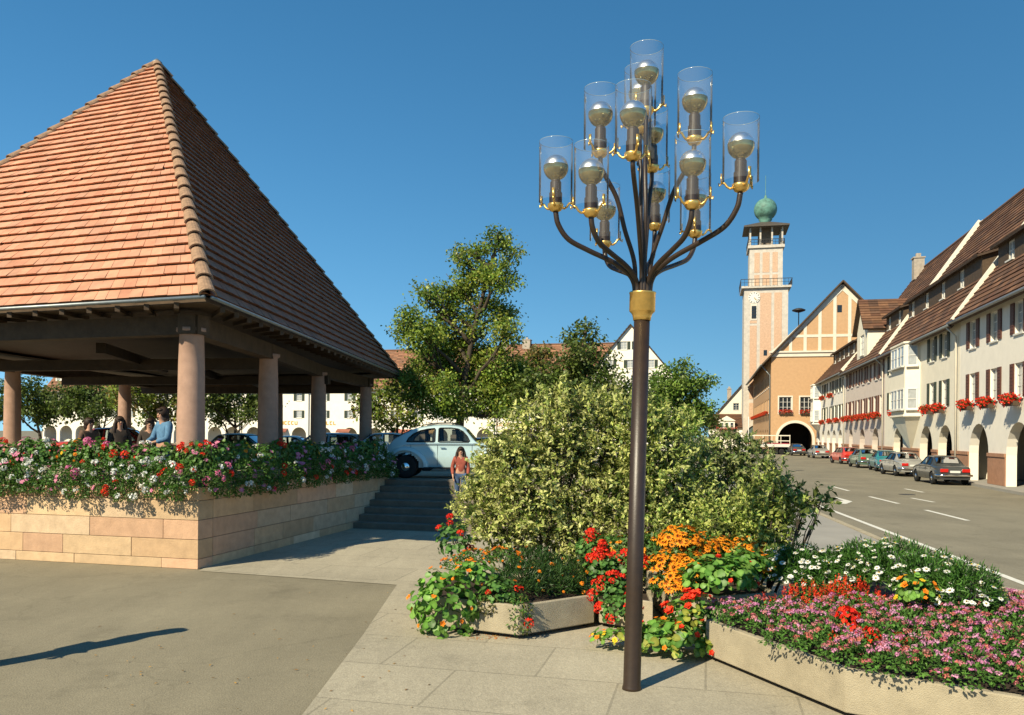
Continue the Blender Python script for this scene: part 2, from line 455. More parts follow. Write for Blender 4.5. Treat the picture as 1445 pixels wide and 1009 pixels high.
# ================================================================== PAVILION
D1 = 13.3
C1 = Vector((-.375*D1, D1, 0)); C2 = Vector((-.1365*2.39*D1, 2.39*D1, 0))
C4 = Vector((-1.18*D1, 1.29*D1, 0)); C3 = C4 + C2 - C1
ZE = EYE + .166*D1
AP = Vector((-.4395*1.86*D1, 1.86*D1, EYE + .4515*1.86*D1))
pav = empty('market_pavilion', (0, 0, 0), 0, 'open market pavilion under a steep pyramid roof of red tiles', 'pavilion')
def E(p, z=ZE): return Vector((p.x, p.y, z))
def roof_face(A, B, apex, nrow, rng, tone):
    m = MB()
    A = Vector(A); B = Vector(B)
    nrm = (B - A).cross(apex - A).normalized()
    if nrm.z < 0: nrm = -nrm
    for i in range(nrow):
        t0 = i/nrow; t1 = min(1.0, (i + 1.0)/nrow)
        a0 = A.lerp(apex, t0); b0 = B.lerp(apex, t0); a1 = A.lerp(apex, t1); b1 = B.lerp(apex, t1)
        Lr = (b0 - a0).length
        n = max(1, int(Lr/.26)); off = .5*(i % 2)
        lift = .062
        cuts = [0.0] + [min(1, max(0, (k + off + rng.uniform(-.04, .04))/n)) for k in range(1, n)] + [1.0]
        cuts = sorted(set(cuts))
        for k in range(len(cuts)-1):
            u0, u1 = cuts[k], cuts[k+1]
            g = .0035/max(Lr, .3)
            dl = lift + rng.uniform(-.006, .008)
            dn = (a0 - a1).normalized()*rng.uniform(0, .012)
            if rng.random() < .012: dn *= 5
            p0 = a0.lerp(b0, u0 + g) + nrm*dl + dn; p1 = a0.lerp(b0, u1 - g) + nrm*dl + dn
            q0 = a1.lerp(b1, u0 + g) + nrm*.006; q1 = a1.lerp(b1, u1 - g) + nrm*.006
            up_ = (a1 - a0).normalized()*.05; r0 = p0 - nrm*.07 + up_; r1 = p1 - nrm*.07 + up_
            v_ = rng.gauss(1, .038)
            c_ = rng.choice([(.49, .225, .135), (.49, .24, .145), (.475, .215, .13), (.46, .235, .15), (.50, .25, .155)])
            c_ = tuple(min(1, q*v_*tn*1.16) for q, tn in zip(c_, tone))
            m.add([p0, p1, q1, q0, r0, r1], [(0, 1, 2, 3), (4, 5, 1, 0)], c_)
    m.add([A, B, apex], [(0, 1, 2)], (.05, .03, .02))
    return m
NR = 38
for (A, B, tn, nm) in ((C4, C1, (1, 1, 1), 'roof_slope'), (C1, C2, (.56, .56, .56), 'roof_slope'), (C2, C3, (1, 1, 1), 'roof_slope'), (C3, C4, (1, 1, 1), 'roof_slope')):  # right slope gets darker tiles: its shade is painted into the colour
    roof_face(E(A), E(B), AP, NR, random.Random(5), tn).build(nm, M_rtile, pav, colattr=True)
def caps(A):
    m = MB(); A = E(A); d_ = AP - A; n = 26
    x = d_.normalized(); side = x.cross(Vector((0, 0, 1))).normalized(); up = side.cross(x).normalized()
    for i in range(n):
        p0 = A + d_*(i/n) - x*.03; p1 = A + d_*((i+1)/n) + x*.03
        jx = rng.uniform(-.008, .008)
        r0, r1 = .148, .112
        vs = []
        for (p, r, l) in ((p0, r0, .035), (p1, r1, .0), (p0, r0-.03, .035)):
            for q in range(9):
                a_ = PI*(q/8.0)
                vs.append(p + side*(math.cos(a_)*r + jx) + up*(math.sin(a_)*r*.85 + l - .02))
        fs = [(q, q+1, 10+q, 9+q) for q in range(8)] + [(q, 18+q, 19+q, q+1) for q in range(8)]
        m.add(vs, fs)
    return m
for A in (C1, C2, C3, C4):
    caps(A).build('hip_tiles', M_cap, pav, smooth=False)
m = MB(); m.lathe([(.16, -.25), (.15, .0), (.06, .08), (0, .12)], 12, AP); m.build('finial', M_zinc, pav, smooth=True)
# gutter, fascia and soffit
cor = [C1, C2, C3, C4]
ctr = (C1 + C2 + C3 + C4)/4
for i in range(4):
    A, B = cor[i], cor[(i+1) % 4]
    m = MB(); off = ((A + B)/2 - ctr); nn = Vector(((B-A).y, -(B-A).x, 0)).normalized()
    if nn.dot(off) < 0: nn = -nn
    m.tube([E(A) + nn*.07 + Vector((0, 0, -.03)), E(B) + nn*.07 + Vector((0, 0, -.03))], .032, 8); m.build('gutter', M_zinc, pav, smooth=True)
def inset(k_, z): return [Vector((ctr.x + (p.x-ctr.x)*k_, ctr.y + (p.y-ctr.y)*k_, z)) for p in cor]
m = MB()
o1 = inset(.995, ZE - .02); o2 = inset(.86, ZE + .30)
o3 = inset(.995, ZE - .10)
m.add(o1 + o2, [(i, (i+1) % 4, 4+(i+1) % 4, 4+i) for i in range(4)])
m.add(o1 + o3, [(i, (i+1) % 4, 4+(i+1) % 4, 4+i) for i in range(4)])
m.add(o3 + inset(.86, ZE - .02), [(i, (i+1) % 4, 4+(i+1) % 4, 4+i) for i in range(4)])
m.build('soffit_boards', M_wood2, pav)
for i in range(2):
    A, B = cor[(3, 0)[i]], cor[(0, 1)[i]]; n = int((B-A).length/.62)
    for k_ in range(1, n):
        p = A.lerp(B, k_/n); q = Vector((ctr.x + (p.x-ctr.x)*.86, ctr.y + (p.y-ctr.y)*.86, 0))
        m = MB(); m.bar(E(p, ZE - .13), E(q, ZE - .03), .08, .10); m.build('rafter', M_wood2, pav)
m = MB()      # dark boarded ceiling below the roof space
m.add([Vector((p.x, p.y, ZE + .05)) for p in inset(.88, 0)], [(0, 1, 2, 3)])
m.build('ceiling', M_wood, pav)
cols = [(-5.68, 14.42), (-5.72, 19.1), (-5.92, 24.9), (-5.50, 30.6), (-10.3, 15.9), (-14.8, 17.9), (-14.9, 24.3), (-14.6, 30.7), (-9.35, 32.4), (-14.0, 34.6)]
rowpairs = [(0, 1), (1, 2), (2, 3), (0, 4), (4, 5), (5, 6), (6, 7), (7, 9), (3, 8), (8, 9)]
for (i, j) in rowpairs:
    m = MB(); a = Vector((*cols[i], ZE - .35)); b = Vector((*cols[j], ZE - .35)); d_ = (b - a).normalized()*.25
    m.bar(a - d_, b + d_, .30, .34); m.build('beam', M_wood2, pav)
for y in (19.1, 24.9, 30.6):
    m = MB(); m.bar((-5.6, y, ZE - .62), (-14.7, y + 1.8, ZE - .62), .2, .26); m.build('tie_beam', M_wood, pav)
for y in (17, 21.5, 26.5):
    m = MB(); m.bar((-8.6, y, ZE - .5), (-9.6, y + 5.5, ZE - .5), .18, .22); m.build('tie_beam', M_wood, pav)
cm = MB()
cm.lathe([(.25, 0), (.25, .1), (.235, .16), (.235, 1.2), (.222, 2.4), (.205, ZE - TZ - .50), (.26, ZE - TZ - .46), (.26, ZE - TZ - .40)], 28)
cme = cm.mesh('column', M_col, smooth=True)
for (x, y) in cols: link('column', cme, pav, (x, y, TZ))

# ================================================================== STREET LAMP
BASE = Vector((1.122, 7.5, 0)); LEAN = R(-1.08)          # the post leans a little
lamp = empty('street_lamp', BASE, 0, 'tall bronze candelabra street lamp with thirteen glass cylinders on curved arms', 'street lamp')
def pole_pt(z): return Vector((math.sin(-LEAN)*z, 0, z))
ZC = EYE + (613 - 452)*7.5/FP           # foot of the gold collar
m = MB(); m.lathe([(.090, 0), (.086, .03), (.080, .05), (.078, .9), (.077, 1.0), (.076, 1.01), (.073, ZC)], 32)
p = m.build('pole', M_bronze, lamp, smooth=True); p.rotation_euler = (0, -LEAN, 0)
m = MB(); m.lathe([(.080, 0), (.084, .03), (.094, .06), (.112, .078), (.118, .085), (.118, .24), (.122, .245), (.122, .258), (.09, .262)], 40)
p = m.build('collar', M_gold, lamp, smooth=False); p.location = pole_pt(ZC); p.rotation_euler = (0, -LEAN, 0)
for q in p.data.polygons: q.use_smooth = abs(q.normal.z) < .8
# shared lamp head meshes, cup at the origin
gm = MB(); gm.lathe([(.150, 0), (.150, .53)], 40, (0, 0, .035), cap=False); me_glass = gm.mesh('glass_shade', M_glass, smooth=True)
gm = MB(); gm.lathe([(.1505, 0), (.1505, .003), (.1480, .003), (.1480, 0), (.1505, 0)], 40, (0, 0, .565), cap=False)
me_rim = gm.mesh('glass_rim', pm('polished_glass_edge', (.30, .38, .42), .15, 0, spec=.8), smooth=True)
hm = MB(); hm.lathe([(.056, .01), (.058, .014), (.058, .110), (.050, .112), (.050, .205), (.044, .212), (.040, .222)], 24); me_hold = hm.mesh('lamp_holder', M_holder, smooth=False)
RB = .112
pr = [(.036, .20), (.045, .235)]
for i in range(5, 16):
    a_ = -PI/2 + PI*i/24.0
    if a_ > .12: break
    pr.append((RB*math.cos(a_), .335 + RB*math.sin(a_)))
pr = [(.036, .20), (.040, .228)] + [(RB*math.cos(t_), .335 + RB*math.sin(t_)) for t_ in [R(-62), R(-50), R(-38), R(-26), R(-14), R(-2), R(8)]]
bm_ = MB(); bm_.lathe(pr, 32, cap=False); me_bl = bm_.mesh('bulb', M_amber, smooth=True)
bm_ = MB(); bm_.lathe([(RB*1.003*math.cos(t_), .335 + RB*1.003*math.sin(t_)) for t_ in [R(8), R(20), R(32), R(44), R(56), R(68), R(80), R(89.9)]], 32, cap=False); me_bt = bm_.mesh('bulb_mirror', M_silver, smooth=True)
km = MB(); km.lathe([(.03, -.055), (.05, -.045), (.066, -.02), (.070, .0), (.070, .012), (.0, .014)], 24)
for q in range(3):
    a_ = 2*PI*q/3
    def P_(r, z): return (math.cos(a_)*r, math.sin(a_)*r, z)
    km.tube([P_(.05, -.01), P_(.085, -.018), P_(.11, .0), P_(.13, .03), P_(.157, .038)], [.013, .011, .010, .010, .011], 8)
    rt = Matrix.Rotation(a_, 4, 'Z')
    km.box(P_(.158, .07), (.009, .024, .085), rot=rt)
    km.tube([P_(.157, .028), P_(.175, .010), P_(.178, .035)], .007, 6)
me_br = km.mesh('bracket', M_gold, smooth=True)
#        cup px      depth  bend
heads = [((784, 290), 7.25, 0), ((834, 298), 7.00, 0), ((853, 343), 8.15, 0), ((1045, 262), 6.85, 0), ((977, 287), 6.85, 0),
         ((981, 328), 8.05, 0), ((924, 318), 8.30, 0), ((847, 214), 7.35, 1), ((893, 218), 6.80, 1), ((980, 196), 7.15, 1),
         ((920, 236), 7.95, 1), ((903, 182), 7.75, 1), ((912, 155), 7.40, 1)]
top = pole_pt(ZC + .25)
def bez(ps, n=22):
    out = []
    for i in range(n+1):
        t_ = i/n; q = [Vector(p) for p in ps]
        while len(q) > 1: q = [q[j].lerp(q[j+1], t_) for j in range(len(q)-1)]
        out.append(q[0])
    return out
def smooth_path(ps, n=6):          # catmull-rom through points
    ps = [Vector(p) for p in ps]; P2 = [ps[0]*2 - ps[1]] + ps + [ps[-1]*2 - ps[-2]]; out = []
    for i in range(1, len(P2)-2):
        for k_ in range(n):
            t_ = k_/n; a_, b_, c_, d_ = P2[i-1], P2[i], P2[i+1], P2[i+2]
            out.append(.5*((2*b_) + (c_ - a_)*t_ + (2*a_ - 5*b_ + 4*c_ - d_)*t_*t_ + (3*b_ - a_ - 3*c_ + d_)*t_**3))
    out.append(ps[-1]); return out
for i, ((px, py), D, up) in enumerate(heads):
    cup = at(px, py, D) - BASE
    h = Vector((cup.x - top.x, cup.y - top.y, 0)); r = h.length; hn = h.normalized(); dz = cup.z - top.z
    s0 = top + hn*.075 - Vector((0, 0, .04))
    if up == 0:
        def ap(fr, fz): return top + hn*(.06 + (r - .06)*fr) + Vector((0, 0, dz*fz))
        pts = [s0, ap(.035, .12), ap(.12, .25), ap(.30, .365), ap(.60, .485), ap(.84, .60), ap(.965, .77), ap(1.0, .93)]
    else:
        pts = [s0, top + hn*(.075 + .03*r) + Vector((0, 0, dz*.22)), top + hn*(.09 + .22*r) + Vector((0, 0, dz*.45)), top + hn*(max(.07, .62*r)) + Vector((0, 0, dz*.68)), top + hn*(.95*r) + Vector((0, 0, dz*.87)), top + hn*r + Vector((0, 0, dz - .05))]
    mm = MB(); mm.tube(smooth_path(pts), .0235 if not up else .021, 12)
    arm = mm.build('arm', M_bronze, lamp, smooth=True)
    rz = R(20 + 47*i)
    for nm, me in (('glass_shade', me_glass), ('bulb', me_bl), ('bulb', me_bt), ('lamp_holder', me_hold), ('bracket', me_br), ('glass_rim', me_rim)):
        link(nm, me, arm, cup, (0, 0, rz))

# ================================================================== TREES AND BUSHES
def blob_pts(rng, blobs, per, shell=0.55):
    P = []; O = []
    for (c, r) in blobs:
        n = max(3, int(per*r[0]*r[2]))
        d = rng.normal(size=(n, 3)); d /= np.linalg.norm(d, axis=1, keepdims=True)
        rad = shell + (1 - shell)*rng.uniform(size=(n, 1))**.7
        rad *= 1 + .13*rng.normal(size=(n, 1))
        P.append(np.array(c) + d*rad*np.array(r)); O.append(d)
    return np.concatenate(P), np.concatenate(O)
def crown(name, blobs, per, nleaf_, spread, L, palette, mat, parent, seed, wr=.62, edge=None, droop=.2, shell=.5, jit=.2):
    rng = np.random.RandomState(seed); nleaf = int(nleaf_*1.9)
    P, O = blob_pts(rng, blobs, per*1.25, shell)
    n = len(P)
    P2 = np.repeat(P, nleaf, axis=0) + rng.normal(size=(n*nleaf, 3))*np.array([spread, spread, spread*.7])
    O2 = np.repeat(O, nleaf, axis=0)
    DIR = O2*.5 + rng.normal(size=P2.shape)*.75; DIR[:, 2] -= droop
    N = rng.normal(size=P2.shape)*.6 + O2*.5; N[:, 2] += .7
    tone = np.repeat(1 + .16*rng.normal(size=(n, 1)), nleaf, axis=0)
    pal = np.array(palette); ci = np.repeat(rng.randint(0, len(pal), n), nleaf)
    mixm = rng.uniform(size=n*nleaf) < .35
    ci[mixm] = rng.randint(0, len(pal), mixm.sum())
    cols = np.clip(pal[ci]*tone*(1 + jit*rng.normal(size=(n*nleaf, 1))), .003, 1)
    LL = L*(.75 + .5*rng.uniform(size=n*nleaf))
    me = leaf_mesh(name, P2, DIR, LL, LL*wr, cols, mat, N=N, rng=rng, edge=edge)
    return link(name, me, parent), P
def px_blobs(lst, D, base, depth=.8, seed=0, sq=1.0):
    rng = random.Random(seed); out = []
    for (x, y, r) in lst:
        dd_ = rng.uniform(-depth, depth)
        p = at(x, y, D + dd_) - base; rr = r*(D + dd_)/FP
        out.append(((p.x, p.y, p.z), (rr, rr*1.0, rr*sq)))
    return out
def limb(m, a, b, r0, r1, rng, n=5, wig=.12):
    a = Vector(a); b = Vector(b); L_ = (b-a).length
    pts = []
    for i in range(n+1):
        t_ = i/n; p = a.lerp(b, t_); p.z += -.10*L_*math.sin(PI*t_)*.5
        if 0 < i < n: p += Vector((rng.uniform(-1, 1), rng.uniform(-1, 1), rng.uniform(-1, 1)))*wig*L_*.35
        pts.append(p)
    m.tube(pts, [r0 + (r1-r0)*i/n for i in range(n+1)], 7)
    return pts
def tree(px, D, blobs, label, cat='tree', palette=None, trunk=.16, L=.13, per=26, nleaf=26, spread=.22, seed=1, topk=None, group=None, name='broadleaf_tree', depth=1.0, sq=.9, lean=0.0):
    zg = tz(D) if px < 1000 else 0.0
    a_, _ = unroll(px, 610); base = Vector((a_*D, D, zg))
    bl = px_blobs(blobs, D, base, depth, seed, sq)
    root = empty(name, base, 0, label, cat, group)
    rng = random.Random(seed)
    zs = sorted(bl, key=lambda b: b[0][2]); ztop = zs[-1][0][2]; xt = zs[-1][0][0]; yt = zs[-1][0][1]
    m = MB()
    tp = [Vector((0, 0, -.05)), Vector((lean*.2, 0, .15*ztop)), Vector((xt*.1 + lean*.3, yt*.1, .33*ztop)), Vector((xt*.38, yt*.4, .6*ztop)), Vector((xt*.8, yt*.8, .85*ztop)), Vector((xt, yt, ztop + .1))]
    sp = smooth_path(tp, 4)
    m.tube(sp, [trunk*(1.25 if i == 0 else max(.10, 1 - .95*(i/(len(sp)-1))**.8)) for i in range(len(sp))], 10)
    tr = m.build('trunk', M_trunk, root, smooth=True)
    m = MB()
    for (c, r) in bl:
        k_ = min(range(len(sp)), key=lambda i: abs(sp[i].z - max(.25*ztop, c[2] - .9*math.hypot(c[0]-sp[i].x, c[1]-sp[i].y) - .2)))
        pts = limb(m, sp[k_], c, trunk*.42, trunk*.10, rng)
        for q in range(4):
            e = Vector(c) + Vector((rng.uniform(-1, 1)*r[0], rng.uniform(-1, 1)*r[1], rng.uniform(-.6, .9)*r[2]))
            limb(m, pts[rng.choice([2, 3, 4])], e, trunk*.14, trunk*.04, rng, 3)
    m.build('limb', M_trunk, root, smooth=True)
    crown('crown', bl, per, nleaf, spread, L, palette, M_leaf, root, seed)
    return root
LIN = [(0.188, 0.267, 0.034), (0.229, 0.298, 0.043), (0.134, 0.212, 0.029), (0.296, 0.314, 0.058), (0.102, 0.172, 0.027)]
DKG = [(0.075, 0.115, 0.021), (0.098, 0.144, 0.025), (0.052, 0.086, 0.017), (0.127, 0.161, 0.034)]
MID = [(0.112, 0.213, 0.031), (0.15, 0.25, 0.037), (0.088, 0.15, 0.025), (0.188, 0.263, 0.05)]
AUT = [(0.192, 0.132, 0.036), (0.132, 0.132, 0.036), (0.24, 0.156, 0.048), (0.096, 0.12, 0.03)]
tree(648, 32, [(703,330,9),(699,347,16),(724,358,11),(670,352,12),(655,362,16),(672,385,24),(706,392,24),(604,412,15),(628,425,26),(650,405,22),(578,448,14),(572,465,14),(595,472,26),(637,470,36),(690,450,34),(715,470,20),(610,520,38),(657,515,40),(702,520,38),(735,535,24),(578,545,26),(622,560,34),(688,562,34),(640,585,14),(722,575,20)],
     'tall open linden with pale green leaves rising behind the pale blue car', palette=LIN, trunk=.24, L=.128, per=58, nleaf=26, spread=.20, seed=11, name='linden_tree', depth=1.4)
tree(560, 37, [(535,562,24),(562,552,22),(590,572,18),(545,588,16),(575,586,16),(520,575,18)], 'small yellowing tree just right of the pavilion corner', palette=LIN+AUT[:2], trunk=.13, L=.17, seed=12, name='linden_tree')
tree(333, 41, [(290,558,28),(330,556,32),(362,572,24),(308,583,18),(345,590,12)], 'low spreading green tree seen between the first two pavilion columns', palette=DKG, trunk=.16, L=.18, seed=13)
tree(222, 40, [(188,560,28),(226,556,28),(250,572,22),(210,580,16),(238,548,20)], 'yellow green tree seen left of the near pavilion column', palette=LIN+AUT[:2], trunk=.15, L=.18, seed=14)
tree(142, 44, [(128,560,30),(160,568,22),(105,566,26),(140,585,16)], 'dark tree seen at the far left under the pavilion roof', palette=DKG, trunk=.16, L=.18, seed=15)
tree(60, 46, [(40,560,32),(75,566,26),(10,566,30),(60,585,16)], 'shady tree behind the pavilion beyond the left column', palette=DKG, trunk=.16, L=.18, seed=16)
tree(818, 31, [(826,466,11),(812,478,14),(835,484,13),(818,500,20),(842,515,22),(800,520,24),(825,535,30),(848,545,22),(885,556,24),(905,566,16),(790,548,28),(762,535,24),(748,552,20),(860,575,26),(820,575,30)],
     'dark green tree with a narrow pointed top in front of the white gabled house', palette=DKG, trunk=.22, L=.14, per=44, seed=17, depth=1.0)
tree(955, 36, [(962,532,22),(940,540,22),(982,546,16),(925,552,20),(996,538,9),(950,568,30),(980,580,22),(920,585,24),(998,575,10),(960,600,22)],
     'rounded bright green tree between the lamp post and the tower', palette=MID, trunk=.2, L=.15, per=40, seed=18)
tree(770, 62, [(742,512,18),(765,505,14),(722,530,22),(756,535,22),(705,550,18),(735,560,22)], 'brownish autumn tree in front of the long red roof', palette=AUT+LIN[:1], trunk=.2, L=.26, spread=.4, per=14, seed=19)
tree(992, 62, [(985,590,14),(1000,600,12),(975,602,14)], 'small dark tree low beside the cream gabled house', palette=DKG, trunk=.15, L=.26, spread=.3, per=14, seed=20)

# variegated shrubs
VAR = [(0.43, 0.455, 0.13), (0.304, 0.372, 0.078), (0.556, 0.551, 0.221), (0.215, 0.29, 0.052), (0.48, 0.481, 0.169), (0.342, 0.4, 0.091), (0.139, 0.208, 0.032)]
VARD = [(0.112, 0.182, 0.042), (0.168, 0.238, 0.056), (0.252, 0.28, 0.098), (0.084, 0.14, 0.035), (0.308, 0.322, 0.126)]
VARY = [(0.379, 0.441, 0.091), (0.278, 0.386, 0.065), (0.48, 0.523, 0.156), (0.19, 0.303, 0.052), (0.126, 0.22, 0.04)]
def shrub(px, D, blobs, label, palette, seed, per=720, nleaf=13, L=.068, depth=.35, edgec=(.74, .71, .29), z0=0.0, group=None, name='variegated_shrub', wr=.42):
    a_, _ = unroll(px, 610); base = Vector((a_*D, D, z0))
    bl = px_blobs(blobs, D, base, depth, seed)
    root = empty(name, base, 0, label, 'shrub', group)
    rng = np.random.RandomState(seed)
    P, O = blob_pts(rng, bl, per, .45)
    n = len(P)
    sd = O + rng.normal(size=O.shape)*.55; sd[:, 2] += .55; sd /= np.linalg.norm(sd, axis=1, keepdims=True)   # shoot direction
    tt = np.tile(np.linspace(0, 1, nleaf), n)[:, None]
    S2 = np.repeat(sd, nleaf, axis=0); P2 = np.repeat(P, nleaf, axis=0) + S2*tt*.20
    DIR = S2*.55 + rng.normal(size=P2.shape)*.7
    N = S2*.8 + rng.normal(size=P2.shape)*.35; N[:, 2] += .4
    tone = np.repeat(1 + .18*rng.normal(size=(n, 1)), nleaf, axis=0)
    cols = np.clip(pick(rng, palette, len(P2), .22)*tone, .004, 1)
    ed = np.clip(np.array(edgec)*tone*(1 + .15*rng.normal(size=(len(P2), 1))), .01, 1)
    dark = rng.uniform(size=len(P2)) < .38
    ed[dark] = cols[dark]*.8
    LL = L*(.5 + 1.0*rng.uniform(size=len(P2)))
    link('foliage', leaf_mesh('foliage', P2, DIR, LL, LL*wr, cols, M_leaf, N=N, rng=rng, edge=ed), root)
    r2 = random.Random(seed); m = MB()
    for (c, r) in bl:
        pts = limb(m, (c[0]*.35 + r2.uniform(-.1, .1), c[1]*.35, 0), c, .022, .008, r2)
        for q in range(4):
            e = Vector(c) + Vector([r2.uniform(-.7, .7)*r[j_] for j_ in range(3)])
            limb(m, pts[r2.choice([2, 3, 4])], e, .009, .003, r2, 3)
    m.build('twigs', M_trunk, root)
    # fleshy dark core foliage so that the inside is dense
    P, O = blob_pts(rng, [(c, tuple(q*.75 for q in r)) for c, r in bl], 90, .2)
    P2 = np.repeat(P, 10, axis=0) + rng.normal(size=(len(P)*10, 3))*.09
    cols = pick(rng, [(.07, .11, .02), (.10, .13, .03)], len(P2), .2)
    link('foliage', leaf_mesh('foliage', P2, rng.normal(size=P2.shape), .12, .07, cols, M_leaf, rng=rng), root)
    return root
shrub(770, 12.1, [(802,560,22),(775,575,25),(825,590,36),(868,592,34),(755,602,36),(712,622,24),(795,625,50),(850,640,50),(735,650,44),(698,655,26),(690,690,38),(750,700,56),(815,705,56),(668,722,26),(708,745,42),(770,760,46),(830,770,42),(870,700,40)],
      'big cream and green variegated shrub left of the lamp post, tallest at its middle', VAR, 31)
shrub(925, 12.0, [(905,600,34),(945,612,34),(925,648,46),(975,650,34),(905,700,48),(955,705,50),(910,755,44),(965,760,40),(890,655,36),(930,800,34),(985,795,30)],
      'variegated shrub directly behind and right of the lamp post', VARY + VAR[:2], 32)
shrub(1035, 12.6, [(1028,632,24),(1050,650,28),(1008,662,32),(1080,668,22),(1030,695,40),(1075,700,30),(1050,735,34),(1000,720,34),(1095,720,22)],
      'darker green shrub behind the yellower ones, right of the lamp post', VARD, 33, edgec=(.34, .36, .14))
shrub(1060, 11.0, [(1092,690,24),(1112,712,16),(1060,725,36),(1100,735,22),(1010,745,40),(1050,765,32),(985,772,26),(1140,702,9),(1158,706,6),(1130,722,9),(1100,765,22),(1065,790,26),(1020,800,26),(1085,745,24)],
      'low yellow green shrub at the right end of the shrubs beside the road', VARY, 34, edgec=(.66, .64, .20))

# ================================================================== CONCRETE PLANTERS
def planter(poly, H, label, foot=.06, rim=.07):
    n = len(poly); cx_ = sum(p[0] for p in poly)/n; cy_ = sum(p[1] for p in poly)/n
    root = empty('concrete_planter', (cx_, cy_, 0), 0, label, 'planter', 'exposed concrete flower planters')
    P = [Vector((p[0]-cx_, p[1]-cy_, 0)) for p in poly]
    def ins(d): return [p*(1 - d/p.length) for p in P]
    m = MB()
    a_ = P; b_ = ins(rim)
    vs = [(p.x, p.y, foot) for p in a_] + [(p.x, p.y, H) for p in a_] + [(p.x, p.y, H) for p in b_] + [(p.x, p.y, H-.12) for p in b_]
    fs = [tuple(reversed(range(n)))]
    for L0 in (0, 1, 2): fs += [(L0*n+i, L0*n+(i+1) % n, (L0+1)*n+(i+1) % n, (L0+1)*n+i) for i in range(n)]
    m.add(vs, fs); m.build('shell', M_conc, root, bevel=.012)
    m = MB(); m.prism([(p.x, p.y) for p in ins(.16)], 0, foot + .01); m.build('foot', M_dark, root)
    m = MB(); m.prism([(p.x, p.y) for p in ins(rim*.98)], H - .11, H - .04); m.build('soil', M_soil, root)
    return root
def hexagon(c, r, a0): return [(c[0] + r*math.cos(a0 + PI*i/3), c[1] + r*math.sin(a0 + PI*i/3)) for i in range(6)]
pc1 = (-.01, 10.36)
planter(hexagon(pc1, 1.13, R(-84.4)), .40, 'low concrete planter left of the lamp post under orange and red flowers')
planter([(1.08, 9.90), (1.66, 9.50), (1.78, 10.3), (1.55, 11.3), (1.12, 10.9)], .40, 'narrow concrete planter behind the lamp post with red geraniums')
planter([(1.95, 10.05), (2.45, 9.55), (3.2, 9.8), (3.2, 11.4), (1.9, 11.4)], .46, 'concrete planter right of the lamp post full of orange coneflowers')
planter([(2.04, 8.52), (2.78, 6.75), (3.9, 6.0), (6.2, 6.3), (7.2, 8.6), (6.3, 10.9), (4.2, 11.4), (3.2, 9.6)], .42, 'large concrete planter at right with pink bedding flowers and white daisies', rim=.09)

# ================================================================== FLOWERS
def petal_mesh(name, quads):
    """quads: list of (base, dir, normal, L, W, col, edgecol)"""
    P = np.array([q[0] for q in quads], float); D_ = np.array([q[1] for q in quads], float); N = np.array([q[2] for q in quads], float)
    L = np.array([q[3] for q in quads]); W = np.array([q[4] for q in quads]); c = np.array([q[5] for q in quads], float); e = np.array([q[6] for q in quads], float)
    return leaf_mesh(name, P, D_, L, W, c, M_petal, N=N, edge=e, fold=.12)
def rays(n, L, W, z, rise, col, edge, rng, r0=.008):
    out = []
    for i in range(n):
        a_ = 2*PI*(i + rng.uniform(-.2, .2))/n
        d_ = (math.cos(a_), math.sin(a_), rise + rng.uniform(-.12, .12))
        k_ = rng.uniform(.85, 1.12)
        out.append(((math.cos(a_)*r0, math.sin(a_)*r0, z), d_, (0, 0, 1), L*rng.uniform(.85, 1.1), W, tuple(min(1, q*k_) for q in col), tuple(min(1, q*k_) for q in edge)))
    return out
def dome(n, r, L, W, cols, rng, flat=.8, full=False):
    out = []
    for i in range(n):
        z = rng.uniform(-.9 if full else -.1, 1); a_ = rng.uniform(0, 2*PI); q = math.sqrt(1-z*z)
        d_ = Vector((q*math.cos(a_), q*math.sin(a_), z*flat))
        t_ = Vector((rng.uniform(-1, 1), rng.uniform(-1, 1), rng.uniform(-1, 1)))
        nn = d_ + t_*.3; dr = nn.cross(t_).normalized() + d_*.4
        c = rng.choice(cols); k_ = rng.uniform(.8, 1.15); c = tuple(min(1, v*k_) for v in c)
        out.append((tuple(d_*r), tuple(dr), tuple(nn), L, W, c, c))
    return out
rg = random.Random(5)
OR1, OR2 = (.82, .26, .012), (.88, .36, .02)
RED, RED2 = (.72, .030, .012), (.80, .06, .02)
def variants(fn, n=3): return [fn() for _ in range(n)]
